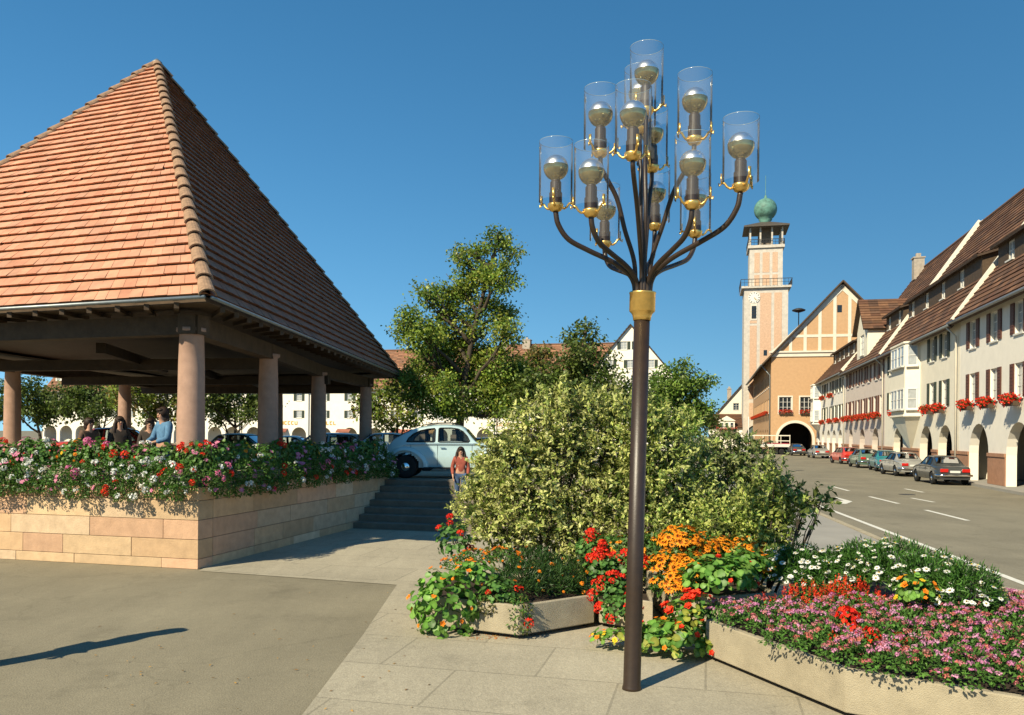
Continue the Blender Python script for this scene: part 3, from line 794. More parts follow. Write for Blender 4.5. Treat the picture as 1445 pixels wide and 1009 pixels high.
B = {
 'coneflower': variants(lambda: petal_mesh('bloom', rays(12, .042, .017, .004, -.05, OR1, OR2, rg) + rays(7, .018, .010, .006, 0, (.45, .09, .01), (.5, .12, .01), rg) + dome(14, .010, .009, .008, [(.03, .012, .006)], rg, 1.3))),
 'geranium': variants(lambda: petal_mesh('bloom', dome(46, .042, .026, .022, [RED, RED2, (.62, .02, .012)], rg, .75))),
 'pink_geranium': variants(lambda: petal_mesh('bloom', dome(46, .045, .026, .022, [(.62, .16, .30), (.70, .24, .38), (.55, .10, .24)], rg, .75))),
 'white': variants(lambda: petal_mesh('bloom', dome(30, .034, .030, .026, [(.80, .79, .74), (.72, .72, .66)], rg, .7))),
 'petunia': variants(lambda: petal_mesh('bloom', rays(6, .038, .034, .0, .25, (.55, .12, .28), (.62, .22, .36), rg, .002) + rays(4, .012, .01, .004, .4, (.75, .7, .4), (.7, .6, .3), rg))),
 'nasturtium': variants(lambda: petal_mesh('bloom', rays(5, .036, .036, .0, .45, (.85, .22, .01), (.88, .30, .02), rg, .003) + rays(5, .012, .008, .006, .9, (.55, .05, .01), (.6, .08, .01), rg))),
 'red_nasturtium': variants(lambda: petal_mesh('bloom', rays(5, .040, .040, .0, .4, RED, RED2, rg, .003) + rays(5, .040, .036, .008, .9, RED2, RED, rg, .003))),
 'marigold': variants(lambda: petal_mesh('bloom', rays(9, .026, .018, .0, .1, OR1, (.86, .30, .02), rg, .003) + dome(16, .012, .014, .012, [(.80, .30, .02), (.7, .14, .01)], rg, .8))),
 'yellow': variants(lambda: petal_mesh('bloom', rays(8, .030, .022, .0, .2, (.82, .52, .02), (.85, .58, .04), rg, .003) + dome(10, .010, .012, .012, [(.8, .42, .02)], rg, .8))),
 'daisy': variants(lambda: petal_mesh('bloom', rays(14, .034, .014, .0, .05, (.82, .82, .78), (.80, .80, .76), rg) + dome(14, .011, .008, .008, [(.78, .52, .04)], rg, .6))),
 'ageratum': variants(lambda: petal_mesh('bloom', dome(34, .030, .016, .014, [(.62, .28, .42), (.55, .20, .34), (.68, .36, .48), (.60, .20, .14), (.50, .16, .16)], rg, .55))),
 'salvia': variants(lambda: petal_mesh('bloom', [((rg.uniform(-.014, .014), rg.uniform(-.014, .014), z_*.0045), (rg.uniform(-1, 1), rg.uniform(-1, 1), .5), (rg.uniform(-.4, .4), rg.uniform(-.4, .4), 1), .026*(1.2-z_/40), .012, RED2, (.80, .08, .03)) for z_ in range(28)])),
}
def leaf_disk_mesh(name, rng, pts, nrm, r, cols, vein=None):
    """round nasturtium / geranium leaves: ten-sided discs, slightly cupped"""
    n = len(pts); k_ = 10
    N = nrm/np.linalg.norm(nrm, axis=1, keepdims=True)
    A = np.cross(N, rng.normal(size=(n, 3))); A /= np.linalg.norm(A, axis=1, keepdims=True); Bv = np.cross(N, A)
    ang = np.arange(k_)*2*PI/k_
    R_ = np.broadcast_to(np.asarray(r).reshape(-1, 1, 1), (n, 1, 1))
    rad = R_*(1 + .07*rng.normal(size=(n, k_, 1)))
    ring = pts[:, None, :] + rad*(np.cos(ang)[None, :, None]*A[:, None, :] + np.sin(ang)[None, :, None]*Bv[:, None, :]) + N[:, None, :]*R_*(.16 + .10*rng.normal(size=(n, k_, 1)))
    V = np.concatenate([pts[:, None, :], ring], axis=1)
    me = bpy.data.meshes.new(name)
    vs = V.reshape(-1, 3); base = np.arange(n)[:, None]*(k_+1)
    i = np.arange(k_); tri = np.stack([np.zeros(k_, int), 1 + i, 1 + (i+1) % k_], 1)
    F = (base[:, :, None] + tri[None]).reshape(-1, 3)
    me.vertices.add(len(vs)); me.vertices.foreach_set('co', vs.reshape(-1))
    me.loops.add(F.size); me.loops.foreach_set('vertex_index', F.reshape(-1).astype(np.int32))
    me.polygons.add(len(F)); me.polygons.foreach_set('loop_start', np.arange(0, F.size, 3, dtype=np.int32)); me.polygons.foreach_set('loop_total', np.full(len(F), 3, dtype=np.int32))
    me.update(calc_edges=True)
    CC = np.ones((n, k_, 3, 4)); CC[..., :3] = cols[:, None, None, :]
    CC[:, :, 0, :3] = np.clip(cols[:, None, :]*1.35 + .02, 0, 1)
    ca = me.color_attributes.new('col', 'FLOAT_COLOR', 'CORNER'); ca.data.foreach_set('color', CC.reshape(-1).astype(np.float32))
    me.materials.append(M_leaf)
    return me
GR_L = [(0.096, 0.23, 0.029), (0.134, 0.288, 0.038), (0.077, 0.182, 0.024), (0.173, 0.317, 0.058)]
GR_M = [(0.065, 0.156, 0.026), (0.091, 0.195, 0.033), (0.052, 0.117, 0.019)]
GR_F = [(.07, .17, .03), (.10, .22, .04), (.05, .12, .02)]
def mound(rng, n, rx, ry, rz, zmin=-.05, shell=.6):
    d = rng.normal(size=(n*3, 3)); d /= np.linalg.norm(d, axis=1, keepdims=True)
    d = d[d[:, 2] > zmin][:n]
    rad = shell + (1 - shell)*rng.uniform(size=(len(d), 1))**.6
    lump = 1 + .14*np.sin(d[:, :1]*7 + rng.uniform(0, 6)) * np.cos(d[:, 1:2]*6 + rng.uniform(0, 6))
    return d*rad*lump*np.array([rx, ry, rz]), d
def quat_up(d):
    return Vector(d).to_track_quat('Z', 'Y').to_euler()
PLANTS = 0
def plant(name, loc, rad, leaf, nl, blooms, label, group=None, seed=None, L=.05, palette=None, rz=0.0, zmin=-.05, up=.6, cat='flowering plant', bscale=1.0, region=None, stem=True):
    """blooms: list of (kind, count)"""
    global PLANTS; PLANTS += 1
    seed = seed or (100 + PLANTS); rng = np.random.RandomState(seed)
    root = empty(name, loc, rz, label, cat, group)
    P, d = mound(rng, nl, *rad, zmin=zmin)
    nn = d*1.0 + rng.normal(size=P.shape)*.45; nn[:, 2] += up
    pal = palette or GR_M
    if leaf == 'disk':
        cols = pick(rng, pal, len(P), .15)
        me = leaf_disk_mesh('foliage', rng, P, nn, L*(.6 + .5*rng.uniform(size=len(P))), cols)
    elif leaf == 'fern':
        DIR = d*.7 + rng.normal(size=P.shape)*.6; DIR[:, 2] += .35
        me = leaf_mesh('foliage', P, DIR, L*(.7 + .6*rng.uniform(size=len(P))), L*.16, pick(rng, pal, len(P), .2), M_leaf, N=nn, rng=rng)
    else:
        DIR = d*.6 + rng.normal(size=P.shape)*.7
        me = leaf_mesh('foliage', P, DIR, L*(.7 + .6*rng.uniform(size=len(P))), L*.5, pick(rng, pal, len(P), .2), M_leaf, N=nn, rng=rng)
    link('foliage', me, root)
    if stem:
        m = MB(); r2 = random.Random(seed)
        for i in range(10):
            q = P[r2.randrange(len(P))]; limb(m, (q[0]*.2, q[1]*.2, -.02), tuple(q), .006, .003, r2, 3)
        m.build('stems', pm('green_stem', (.08, .13, .03), .6, .1), root)
    rb = random.Random(seed)
    for kind, cnt in blooms:
        for i in range(cnt):
            for _ in range(30):
                z = rb.uniform(max(zmin, -.3) if kind not in ('daisy', 'coneflower') else .0, 1); a_ = rb.uniform(0, 2*PI); q = math.sqrt(1 - z*z)
                dv = Vector((q*math.cos(a_), q*math.sin(a_), z))
                wd = Matrix.Rotation(rz, 3, 'Z') @ dv
                if wd.y < .35 or rb.random() < .15: break       # mostly where the plant faces the open
            ps = Vector((dv.x*rad[0], dv.y*rad[1], dv.z*rad[2]))*rb.uniform(.98, 1.10)
            di = (dv + Vector((0, 0, up)) + Vector((rb.uniform(-.4, .4), rb.uniform(-.4, .4), rb.uniform(-.2, .2)))).normalized()
            if kind == 'salvia': di = (di + Vector((0, 0, 3))).normalized()
            s_ = bscale*rb.uniform(.62, 1.2)
            link('bloom', rb.choice(B[kind]), root, ps, quat_up(di), (s_, s_, s_))
    return root
GF = 'flowers in the planters around the lamp post'
def pp(px, py, D): v = at(px, py, D); return v
# left planter
plant('nasturtium', pp(630, 858, 9.55), (.42, .34, .48), 'disk', 430, [('nasturtium', 14)], 'large trailing nasturtium spilling over the left planter onto the paving', L=.048, palette=GR_L, zmin=-.75, up=.35)
plant('nasturtium', pp(668, 815, 9.75), (.30, .26, .20), 'disk', 150, [('nasturtium', 8)], 'nasturtium with orange flowers above the trailing one on the left planter', L=.042, palette=GR_L, zmin=-.1)
plant('red_geranium', pp(640, 765, 10.7), (.24, .24, .32), 'disk', 170, [('geranium', 7)], 'red geranium at the far left end of the shrubs', L=.036, palette=GR_F, zmin=-.5)
for i, (x, y, D) in enumerate(((672, 792, 10.3), (708, 790, 10.2), (650, 800, 10.1))):
    plant('marigold', pp(x, y, D), (.26, .22, .15), 'leaf', 300, [('marigold', 22)], ('orange marigold in the middle of the left edge of the left planter', 'orange marigold furthest right in the left planter', 'orange marigold furthest left in the left planter')[i], 'orange marigolds of the left planter', L=.04, palette=GR_M)
for i, (x, y, D) in enumerate(((735, 812, 9.9), (775, 815, 10.1), (812, 805, 10.3), (755, 790, 10.5), (840, 820, 10.3))):
    plant('low_evergreen', pp(x, y + 16, D), (.36, .32, .30), 'fern', 1500, [('marigold', 6)], 'dark feathery orange dotted plant, ' + ('first from the left at the front', 'second from the left at the front', 'third from the left at the front', 'further back', 'furthest right')[i] + ' in the left planter', 'feathery plants of the left planter', L=.075, palette=[(.035, .085, .018), (.05, .11, .022), (.03, .06, .014)])
plant('red_geranium', pp(705, 840, 9.55), (.26, .20, .20), 'disk', 200, [('geranium', 3), ('marigold', 5)], 'red geranium over the front corner of the left planter', L=.03, palette=GR_F, zmin=-.3)
plant('trailing_creeper', pp(735, 868, 9.28), (.13, .10, .26), 'leaf', 330, [('geranium', 1)], 'small leaved creeper hanging down the front corner of the left planter', L=.045, palette=GR_M + [(.16, .16, .04)], zmin=-.9)
plant('trailing_creeper', pp(692, 855, 9.45), (.22, .12, .12), 'leaf', 260, [], 'dry looking creeper along the left rim of the left planter', L=.045, palette=[(.14, .13, .04), (.10, .10, .03)], zmin=-.8)
# middle
for i, (x, y, D, n_) in enumerate(((850, 800, 10.2, 7), (862, 835, 9.9, 8), (885, 800, 10.2, 6), (838, 775, 10.5, 3), (875, 862, 9.65, 4))):
    plant('red_geranium', pp(x, y, D), (.24, .22, .20), 'disk', 210, [('geranium', n_ + 3)], bscale=1.3, label='red geranium left of the lamp post, ' + ('in the middle of the group', 'low in the middle of the group', 'nearest the post', 'highest and furthest left', 'lowest, over the planter rim')[i], group='red geraniums left of the lamp post', L=.034, palette=GR_F, zmin=-.4)
plant('coneflower', pp(870, 775, 10.6), (.34, .25, .16), 'leaf', 350, [('coneflower', 22)], 'orange coneflower peeping over the geraniums left of the lamp post', L=.06, palette=GR_M)
# right of the post
for i, (x, y, D, n_) in enumerate(((960, 760, 10.4, 48), (942, 795, 10.1, 42), (985, 770, 10.5, 44), (975, 800, 10.0, 44), (950, 825, 9.9, 30), (1010, 775, 10.7, 34), (925, 770, 10.6, 8))):
    plant('coneflower', pp(x, y + 6, D), (.26, .22, .22), 'leaf', 320, [('coneflower', n_)], bscale=1.4, label='dark centred orange coneflower right of the lamp post, ' + ('topmost in the clump', 'left side of the clump', 'upper right of the clump', 'lower right of the clump', 'lowest in the clump', 'furthest right', 'nearest the post')[i], group='orange coneflowers right of the lamp post', L=.07, palette=GR_M, zmin=-.2)
for i, (x, y, D, n_) in enumerate(((1065, 778, 10.7, 34), (1085, 800, 10.3, 32), (1045, 770, 10.9, 26))):
    plant('coneflower', pp(x, y + 4, D), (.24, .22, .18), 'leaf', 260, [('coneflower', n_)], 'orange coneflower near the white daisies, ' + ('middle one of three', 'lowest of three', 'furthest left of three')[i], 'orange coneflowers near the daisies', L=.07, palette=GR_M + [(.12, .06, .02)], zmin=-.1)
plant('nasturtium', pp(1015, 820, 9.6), (.46, .30, .30), 'disk', 300, [('red_nasturtium', 5)], 'pale green leafy nasturtium between the coneflowers and the pink bedding', L=.050, palette=GR_L, zmin=-.2)
plant('nasturtium', pp(1050, 800, 10.0), (.32, .26, .22), 'disk', 150, [('nasturtium', 4)], 'leafy nasturtium right under the right hand coneflowers', L=.046, palette=GR_L, zmin=-.1)
plant('red_nasturtium', pp(975, 868, 8.85), (.28, .22, .25), 'disk', 190, [('red_nasturtium', 20)], 'big scarlet nasturtium blooms hanging at the left tip of the large planter', L=.040, palette=GR_L + [(.32, .34, .05)], zmin=-.6, bscale=1.35)
plant('nasturtium', pp(955, 905, 8.65), (.52, .30, .24), 'disk', 360, [('nasturtium', 12), ('red_nasturtium', 5)], 'nasturtium trailing on the paving right of the lamp post foot', L=.050, palette=GR_L + [(.30, .32, .05)], zmin=-.3)
plant('nasturtium', pp(872, 902, 8.9), (.30, .18, .11), 'disk', 70, [('yellow', 6), ('nasturtium', 6)], 'small nasturtium on the paving left of the lamp post foot', L=.040, palette=GR_L + [(.30, .32, .05)], zmin=0)
# large planter: pink carpet
rr = random.Random(8)
spots = []
def inside(x, y):
    poly = [(1.98, 8.62), (2.70, 6.75), (3.90, 5.95), (6.1, 6.25), (7.0, 8.6), (6.2, 10.7), (4.2, 11.2), (3.2, 9.7)]
    c_ = False; j = len(poly)-1
    for i in range(len(poly)):
        if (poly[i][1] > y) != (poly[j][1] > y) and x < (poly[j][0]-poly[i][0])*(y-poly[i][1])/(poly[j][1]-poly[i][1]) + poly[i][0]: c_ = not c_
        j = i
    return c_
gx = 0
for iy in range(13):
    for ix in range(16):
        x = 2.02 + ix*.34 + (.17 if iy % 2 else 0) + rr.uniform(-.05, .05); y = 6.05 + iy*.27 + rr.uniform(-.04, .04)
        if inside(x, y) and y < 8.95 + .12*(x - 2.5): spots.append((x, y))
rngc = np.random.RandomState(77)
cP = []; cD = []; cN = []; cL = []; cW = []; cC = []
for (x, y) in spots:
    z0 = .46 + rr.uniform(-.03, .03)
    d = rngc.normal(size=(260, 3)); d /= np.linalg.norm(d, axis=1, keepdims=True); d[:, 2] = np.abs(d[:, 2])
    p_ = np.array([x, y, z0]) + d*np.array([.24, .20, .13])*rngc.uniform(.7, 1.05, size=(260, 1))
    cP.append(p_); cD.append(d*.5 + rngc.normal(size=d.shape)*.7); cN.append(d + np.array([0, 0, 1.0])); cL.append(rngc.uniform(.03, .055, 260)); cW.append(np.full(260, .022)); cC.append(pick(rngc, GR_M, 260, .2))
    for q in range(12):
        a_ = rr.uniform(0, 2*PI); r_ = math.sqrt(rr.random()); z_ = math.sqrt(max(0, 1 - r_*r_))
        hc = np.array([x + .23*r_*math.cos(a_), y + .20*r_*math.sin(a_), z0 + .13*z_ + rr.uniform(.0, .04)])
        tone = [(.56, .22, .38), (.48, .15, .30), (.62, .30, .44), (.52, .15, .12), (.44, .12, .14), (.56, .22, .22)][rr.randrange(6)]
        d = rngc.normal(size=(26, 3)); d /= np.linalg.norm(d, axis=1, keepdims=True); d[:, 2] = np.abs(d[:, 2])*.6
        cP.append(hc + d*.022*rr.uniform(.8, 1.3)); cD.append(np.cross(d, rngc.normal(size=d.shape)) + d*.4); cN.append(d + .2); cL.append(np.full(26, .017)); cW.append(np.full(26, .015))
        cC.append(np.clip(np.array(tone)*rngc.uniform(.75, 1.2, size=(26, 1)), 0, 1))
cat_ = np.concatenate
o = link('flower_carpet', leaf_mesh('flower_carpet', cat_(cP), cat_(cD), cat_(cL), cat_(cW), cat_(cC), M_petal, N=cat_(cN), rng=rngc))
tag(o, 'low carpet of pink and mauve bedding flowers filling the front of the large planter', None, None, 'stuff')
for i, (x, y) in enumerate(((1130, 842), (1160, 835), (1190, 832), (1215, 842), (1245, 858), (1268, 866), (1175, 846), (1230, 852), (1110, 850), (1290, 868))):
    plant('red_salvia', pp(x, y + 8, 9.35 - i*.02), (.24, .18, .12), 'leaf', 160, [('salvia', 18)], 'scarlet salvia, ' + ORD[(1, 2, 4, 6, 7, 8, 3, 5, 0, 9)[i]] + ' from the left in the row before the white daisies', 'scarlet salvias of the large planter', L=.05, palette=GR_M)
for i, (x, y, D, sz) in enumerate(((1128, 800, 10.1, .42), (1175, 808, 9.9, .42), (1215, 795, 9.7, .40), (1262, 800, 9.4, .46), (1100, 790, 10.4, .30), (1310, 815, 9.0, .42), (1360, 830, 8.7, .40))):
    lb, gp_ = 'white daisy bush with feathery leaves, ' + ORD[(1, 2, 3, 4, 0, 5, 6)[i]] + ' from the left behind the scarlet salvias', 'white daisy bushes of the large planter'
    plant('daisy_bush', pp(x, y + 18, D), (sz, sz*.85, sz*1.0), 'fern', 2600, [('daisy', 46)], lb, gp_, L=.085, palette=[(.06, .16, .025), (.09, .21, .035), (.05, .12, .02)], up=1.1)
for i, (x, y, D) in enumerate(((1190, 893, 7.9), (1235, 905, 7.6), (1205, 915, 7.5))):
    plant('red_geranium', pp(x, y, D), (.20, .18, .16), 'leaf', 200, [('geranium', 2 if i else 3)], 'red geranium in the pink carpet, ' + ('furthest back', 'furthest right', 'nearest the planter rim')[i], 'red geraniums in the pink carpet', L=.05, palette=GR_F, bscale=1.9)
plant('nasturtium', pp(1292, 842, 8.6), (.22, .2, .24), 'disk', 110, [('nasturtium', 8), ('yellow', 7)], 'orange and yellow nasturtium at the right end of the salvias', L=.038, palette=GR_L)
# fallen petals and leaves
def litter(name, x0, y0, x1, y1, n, cols, label, seed, sz=.02):
    rng = np.random.RandomState(seed); P = []
    for i in range(n):
        g_ = gnd(rng.uniform(x0, x1), rng.uniform(y0, y1)); P.append((g_.x, g_.y, .014))
    P = np.array(P); D_ = rng.normal(size=P.shape); D_[:, 2] = np.abs(D_[:, 2])*.1
    N = rng.normal(size=P.shape)*.15; N[:, 2] = 1
    o = link(name, leaf_mesh(name, P, D_, sz*(.6 + rng.uniform(size=n)), sz*.5, pick(rng, cols, n, .2), M_petal, N=N, rng=rng))
    o['kind'] = 'stuff'; o['label'] = label; return o
litter('fallen_petals', 655, 893, 720, 904, 170, [(.70, .22, .02), (.6, .12, .02), (.5, .3, .05)], 'orange fallen petals under the left planter', 3)
litter('fallen_petals', 832, 893, 885, 915, 90, [(.70, .42, .05), (.6, .22, .02), (.5, .4, .08)], 'yellow fallen petals left of the lamp post foot', 4)
litter('fallen_petals', 905, 893, 945, 920, 90, [(.70, .22, .02), (.6, .12, .02)], 'orange fallen petals right of the lamp post foot', 5)
litter('fallen_leaves', 125, 830, 640, 1005, 60, [(.30, .16, .05), (.14, .09, .04), (.4, .22, .05)], 'scattered dry leaves on the plaza', 6, .035)

# flowers on the sandstone walls
kinds = [('white_petunia', [('white', 9), ('petunia', 3)], 'white petunia'), ('pink_petunia', [('petunia', 13), ('white', 2)], 'pink petunia'),
         ('red_geranium', [('geranium', 7), ('petunia', 3)], 'red geranium'), ('marigold', [('yellow', 5), ('marigold', 7), ('petunia', 3)], 'yellow marigold'), ('pink_geranium', [('pink_geranium', 7), ('geranium', 1)], 'pink geranium')]
rw = random.Random(21)
def wall_row(origin, dirv, outv, L_, n, where, grp, order, dense=1.0):
    for i in range(n):
        f = (i + .5)/n; kd = kinds[order[i % len(order)]]
        for tier in range(3):
            if tier == 1: kd = kinds[rw.choice([0, 1, 2, 4, 0])]
            if tier == 2: kd = kinds[rw.choice([2, 0, 1])]
            p = origin + dirv*(L_*f + rw.uniform(-.12, .12))
            o_ = (.02, .17, .24)[tier]; z = (H_W + .47, H_W + .18, H_W - .06)[tier] + rw.uniform(-.05, .05)
            if tier == 0: p = p - outv*.18
            rz_ = math.atan2(dirv.y, dirv.x)
            rad = ((.34, .24, .30), (.32, .20, .24), (.24, .15, .17))[tier]
            bl = [(a_, max(1, int(b_*dense*(1, .8, .45)[tier]))) for a_, b_ in kd[1]]
            plant(kd[0], (p.x + outv.x*o_, p.y + outv.y*o_, z), rad, 'leaf' if tier else 'disk', (420, 620, 420)[tier], bl,
                  kd[2] + ', ' + ORD[i] + ' plant from the corner in the ' + ('upper', 'middle', 'trailing')[tier] + ' tier ' + where, 'flowering plants ' + grp,
                  L=(.034, .055, .05)[tier], palette=GR_M + [(.09, .17, .03)], rz=rz_, zmin=-.8, up=.3, stem=False, bscale=1.3)
wall_row(P_wall, -G, Vector((-.2335, -.972, 0)), 5.4, 11, 'of the sunlit wall', 'on the sunlit wall', [2, 0, 1, 2, 4, 3, 0, 1, 2, 3, 1])
wall_row(P_wall, GD, Vector((.972, -.2335, 0)), 8.4, 13, 'of the shaded wall', 'on the shaded wall', [4, 1, 3, 0, 2, 1, 3, 0, 1], .7)
plant('mixed_flowers', P_wall + Vector((.05, -.05, H_W + .25)), (.36, .36, .42), 'leaf', 420, [('geranium', 3), ('white', 4), ('pink_geranium', 3)], 'mixed red, white and pink flowers bunched on the corner of the wall', L=.05, palette=GR_M, zmin=-.8, up=.3)

# ================================================================== BUILDINGS
BR = [(.15, .075, .042), (.13, .062, .036), (.18, .092, .05), (.11, .06, .038)]
RB_ = [(.27, .13, .072), (.24, .115, .065), (.30, .15, .085), (.22, .12, .075)]
def roof_quad(m, A, B, TB, TA, nrow, pal, rng, seg=.8, lift=.05):
    A, B, TB, TA = map(Vector, (A, B, TB, TA)); nrm = (B - A).cross(TA - A).normalized()
    if nrm.z < 0: nrm = -nrm
    for i in range(nrow):
        t0, t1 = i/nrow, (i+1)/nrow
        a0, b0, a1, b1 = A.lerp(TA, t0), B.lerp(TB, t0), A.lerp(TA, t1), B.lerp(TB, t1)
        n = max(1, int((b0-a0).length/seg)); j = rng.uniform(-.01, .01)
        for k_ in range(n):
            u0, u1 = k_/n, (k_+1)/n; g = rng.gauss(1, .14); c = tuple(min(1, q*g) for q in rng.choice(pal))
            p0, p1 = a0.lerp(b0, u0) + nrm*(lift+j), a0.lerp(b0, u1) + nrm*(lift+j)
            q0, q1 = a1.lerp(b1, u0), a1.lerp(b1, u1)
            m.add([p0, p1, q1, q0, p0 - nrm*(lift+j), p1 - nrm*(lift+j)], [(0, 1, 2, 3), (4, 5, 1, 0)], c)
    th = nrm*-.12
    m.add([A+th, B+th, TB+th, TA+th, A, B, TB, TA], [(3, 2, 1, 0), (0, 1, 5, 4), (1, 2, 6, 5), (3, 0, 4, 7)], (.07, .045, .03))
def wall_face(m, L_, z0, z1, holes=(), arches=(), rev=.25, x0=0.0, col=None):
    """wall in the plane y=0 facing -y, rectangular holes and round arches really cut"""
    H = [tuple(h) for h in holes] + [(c-r, c+r, zb, sp+r) for (c, r, sp, zb) in arches]
    xs = sorted({x0, L_} | {h[0] for h in H} | {h[1] for h in H}); zs = sorted({z0, z1} | {h[2] for h in H} | {h[3] for h in H})
    for i in range(len(xs)-1):
        for j in range(len(zs)-1):
            cx_, cz_ = (xs[i]+xs[i+1])/2, (zs[j]+zs[j+1])/2
            if any(h[0] < cx_ < h[1] and h[2] < cz_ < h[3] for h in H): continue
            m.add([(xs[i], 0, zs[j]), (xs[i+1], 0, zs[j]), (xs[i+1], 0, zs[j+1]), (xs[i], 0, zs[j+1])], [(0, 1, 2, 3)], col)
    for h in holes:
        a_, b_, c_, d_ = h
        m.add([(a_, 0, c_), (b_, 0, c_), (b_, 0, d_), (a_, 0, d_), (a_, rev, c_), (b_, rev, c_), (b_, rev, d_), (a_, rev, d_)], [(0, 4, 5, 1), (1, 5, 6, 2), (2, 6, 7, 3), (3, 7, 4, 0)], col)
    for (c, r, sp, zb) in arches:
        n = 12; arc = [(c - r*math.cos(PI*q/n), sp + r*math.sin(PI*q/n)) for q in range(n+1)]
        for q in range(n):
            (xa, za), (xb, zb_) = arc[q], arc[q+1]
            m.add([(xa, 0, za), (xb, 0, zb_), (xb, 0, sp+r), (xa, 0, sp+r)], [(0, 1, 2, 3)], col)
            m.add([(xa, 0, za), (xb, 0, zb_), (xb, rev*2, zb_), (xa, rev*2, za)], [(0, 3, 2, 1)], col)
        for x in (c-r, c+r):
            m.add([(x, 0, zb), (x, rev*2, zb), (x, rev*2, sp), (x, 0, sp)], [(0, 1, 2, 3)], col)
WM = {}
def window(parent, x, z0, w_, h_, y=.10, shutter=None, pane=None, cols_=2, rows=3, frame=None, surround=None):
    key = (w_, h_, cols_, rows, str(frame), str(surround))
    if key not in WM:
        m = MB(); t_ = .07
        m.box2((-w_/2, 0, 0), (-w_/2+t_, .06, h_)); m.box2((w_/2-t_, 0, 0), (w_/2, .06, h_)); m.box2((-w_/2+t_, 0, 0), (w_/2-t_, .06, t_)); m.box2((-w_/2+t_, 0, h_-t_), (w_/2-t_, .06, h_))
        for i in range(1, cols_): xx = -w_/2 + w_*i/cols_; m.box2((xx-.03, .005, t_), (xx+.03, .055, h_-t_))
        for j in range(1, rows): zz = h_*j/rows; m.box2((-w_/2+t_, .012, zz-.018), (w_/2-t_, .05, zz+.018))
        m.box2((-w_/2-.06, -.17, -.08), (w_/2+.06, .02, -.002))
        f = m.mesh('window', frame or M_wwood)
        m = MB(); m.add([(-w_/2+.02, .04, .02), (w_/2-.02, .04, .02), (w_/2-.02, .04, h_-.02), (-w_/2+.02, .04, h_-.02)], [(0, 1, 2, 3)])
        WM[key] = (f, m)
    f, pmb = WM[key]
    k2 = key + ('pane', (pane or M_blackgl).name)
    if k2 not in WM: WM[k2] = pmb.mesh('pane', pane or M_blackgl)
    wo = link('window', f, parent, (x, y, z0)); link('pane', WM[k2], wo)
    if surround:
        k3 = key + ('sur',)
        if k3 not in WM:
            m = MB(); s_ = .16; yy0, yy1 = -y - .03, -y + .02
            m.box2((-w_/2-s_, yy0, -.1-s_), (-w_/2, yy1, h_+s_)); m.box2((w_/2, yy0, -.1-s_), (w_/2+s_, yy1, h_+s_)); m.box2((-w_/2, yy0, h_), (w_/2, yy1, h_+s_)); m.box2((-w_/2, yy0, -.1-s_), (w_/2, yy1, -.085))
            WM[k3] = m.mesh('surround', surround)
        link('surround', WM[k3], wo)
    if shutter:
        k4 = key + ('sh', shutter.name, y)
        if k4 not in WM:
            m = MB(); sw = w_/2*.92
            m.box2((0, -.05, 0), (sw, -.008, h_))
            for j in range(9): zz = h_*(j+.5)/9.5; m.box2((.06, -.065, zz), (sw-.06, -.052, zz+h_*.05))
            WM[k4] = (m.mesh('shutter', shutter), sw)
        ms, sw = WM[k4]
        link('shutter', ms, wo, (-w_/2 - sw - .02, -y, 0)); link('shutter', ms, wo, (w_/2 + .02, -y, 0))
    return wo
def flower_me(seed, w_, cols=None):
    rng = np.random.RandomState(seed); n = 420
    P = rng.uniform(-.5, .5, (n, 3))*np.array([w_, .42, .36]); P[:, 2] += .18 - .10*np.abs(rng.normal(size=n)); P[:, 1] -= .06
    col = pick(rng, [(.60, .03, .015), (.70, .05, .02), (.62, .04, .02), (.05, .10, .02)], n, .15)
    D_ = rng.normal(size=P.shape)
    return leaf_mesh('geraniums', P, D_, .12, .10, col, M_petal, rng=rng)
FB = {}
def flowerbox(parent, x, z, w_, y=-.32):
    key = round(w_, 1)
    if key not in FB:
        m = MB(); m.box2((-w_/2, -.12, -.2), (w_/2, .12, 0)); FB[key] = (m.mesh('flower_box', M_wood2), [flower_me(4, w_), flower_me(5, w_)])
    b_ = link('flower_box', FB[key][0], parent, (x, y, z)); link('geraniums', random.Random(x*7+z).choice(FB[key][1]), b_)
    return b_
def gable_roof(root, L_, dep, ze, zr, pal, ov=.5, nrow=22, rng=None, x0=-.15, name='roof', endov=.15, frac=.5):
    """ridge along x; front eave at y=-ov"""
    rng = rng or random.Random(1); m = MB(); yr = dep*frac
    s = (zr - ze)/(yr)
    zf = ze - ov*s*.6
    roof_quad(m, (x0, -ov, zf), (L_+endov, -ov, zf), (L_+endov, yr, zr), (x0, yr, zr), nrow, pal, rng)
    roof_quad(m, (L_+endov, dep+ov, zf), (x0, dep+ov, zf), (x0, yr, zr), (L_+endov, yr, zr), nrow, pal, rng)
    m.tube([(x0, yr, zr+.05), (L_+endov, yr, zr+.05)], .13, 8, (.17, .09, .055))
    return m.build(name, M_rtile, root, colattr=True)
def body_rest(m, L_, dep, z0, ze, zr=None, frac=.5):
    """back, ends and gable triangles"""
    m.add([(0, dep, z0), (L_, dep, z0), (L_, dep, ze), (0, dep, ze)], [(3, 2, 1, 0)])
    for x, f in ((0, 1), (L_, 0)):
        v = [(x, 0, z0), (x, dep, z0), (x, dep, ze), (x, 0, ze)]
        if zr: v = [(x, 0, z0), (x, dep, z0), (x, dep, ze), (x, dep*frac, zr - .1), (x, 0, ze)]
        m.add(v, [tuple(range(len(v)))])
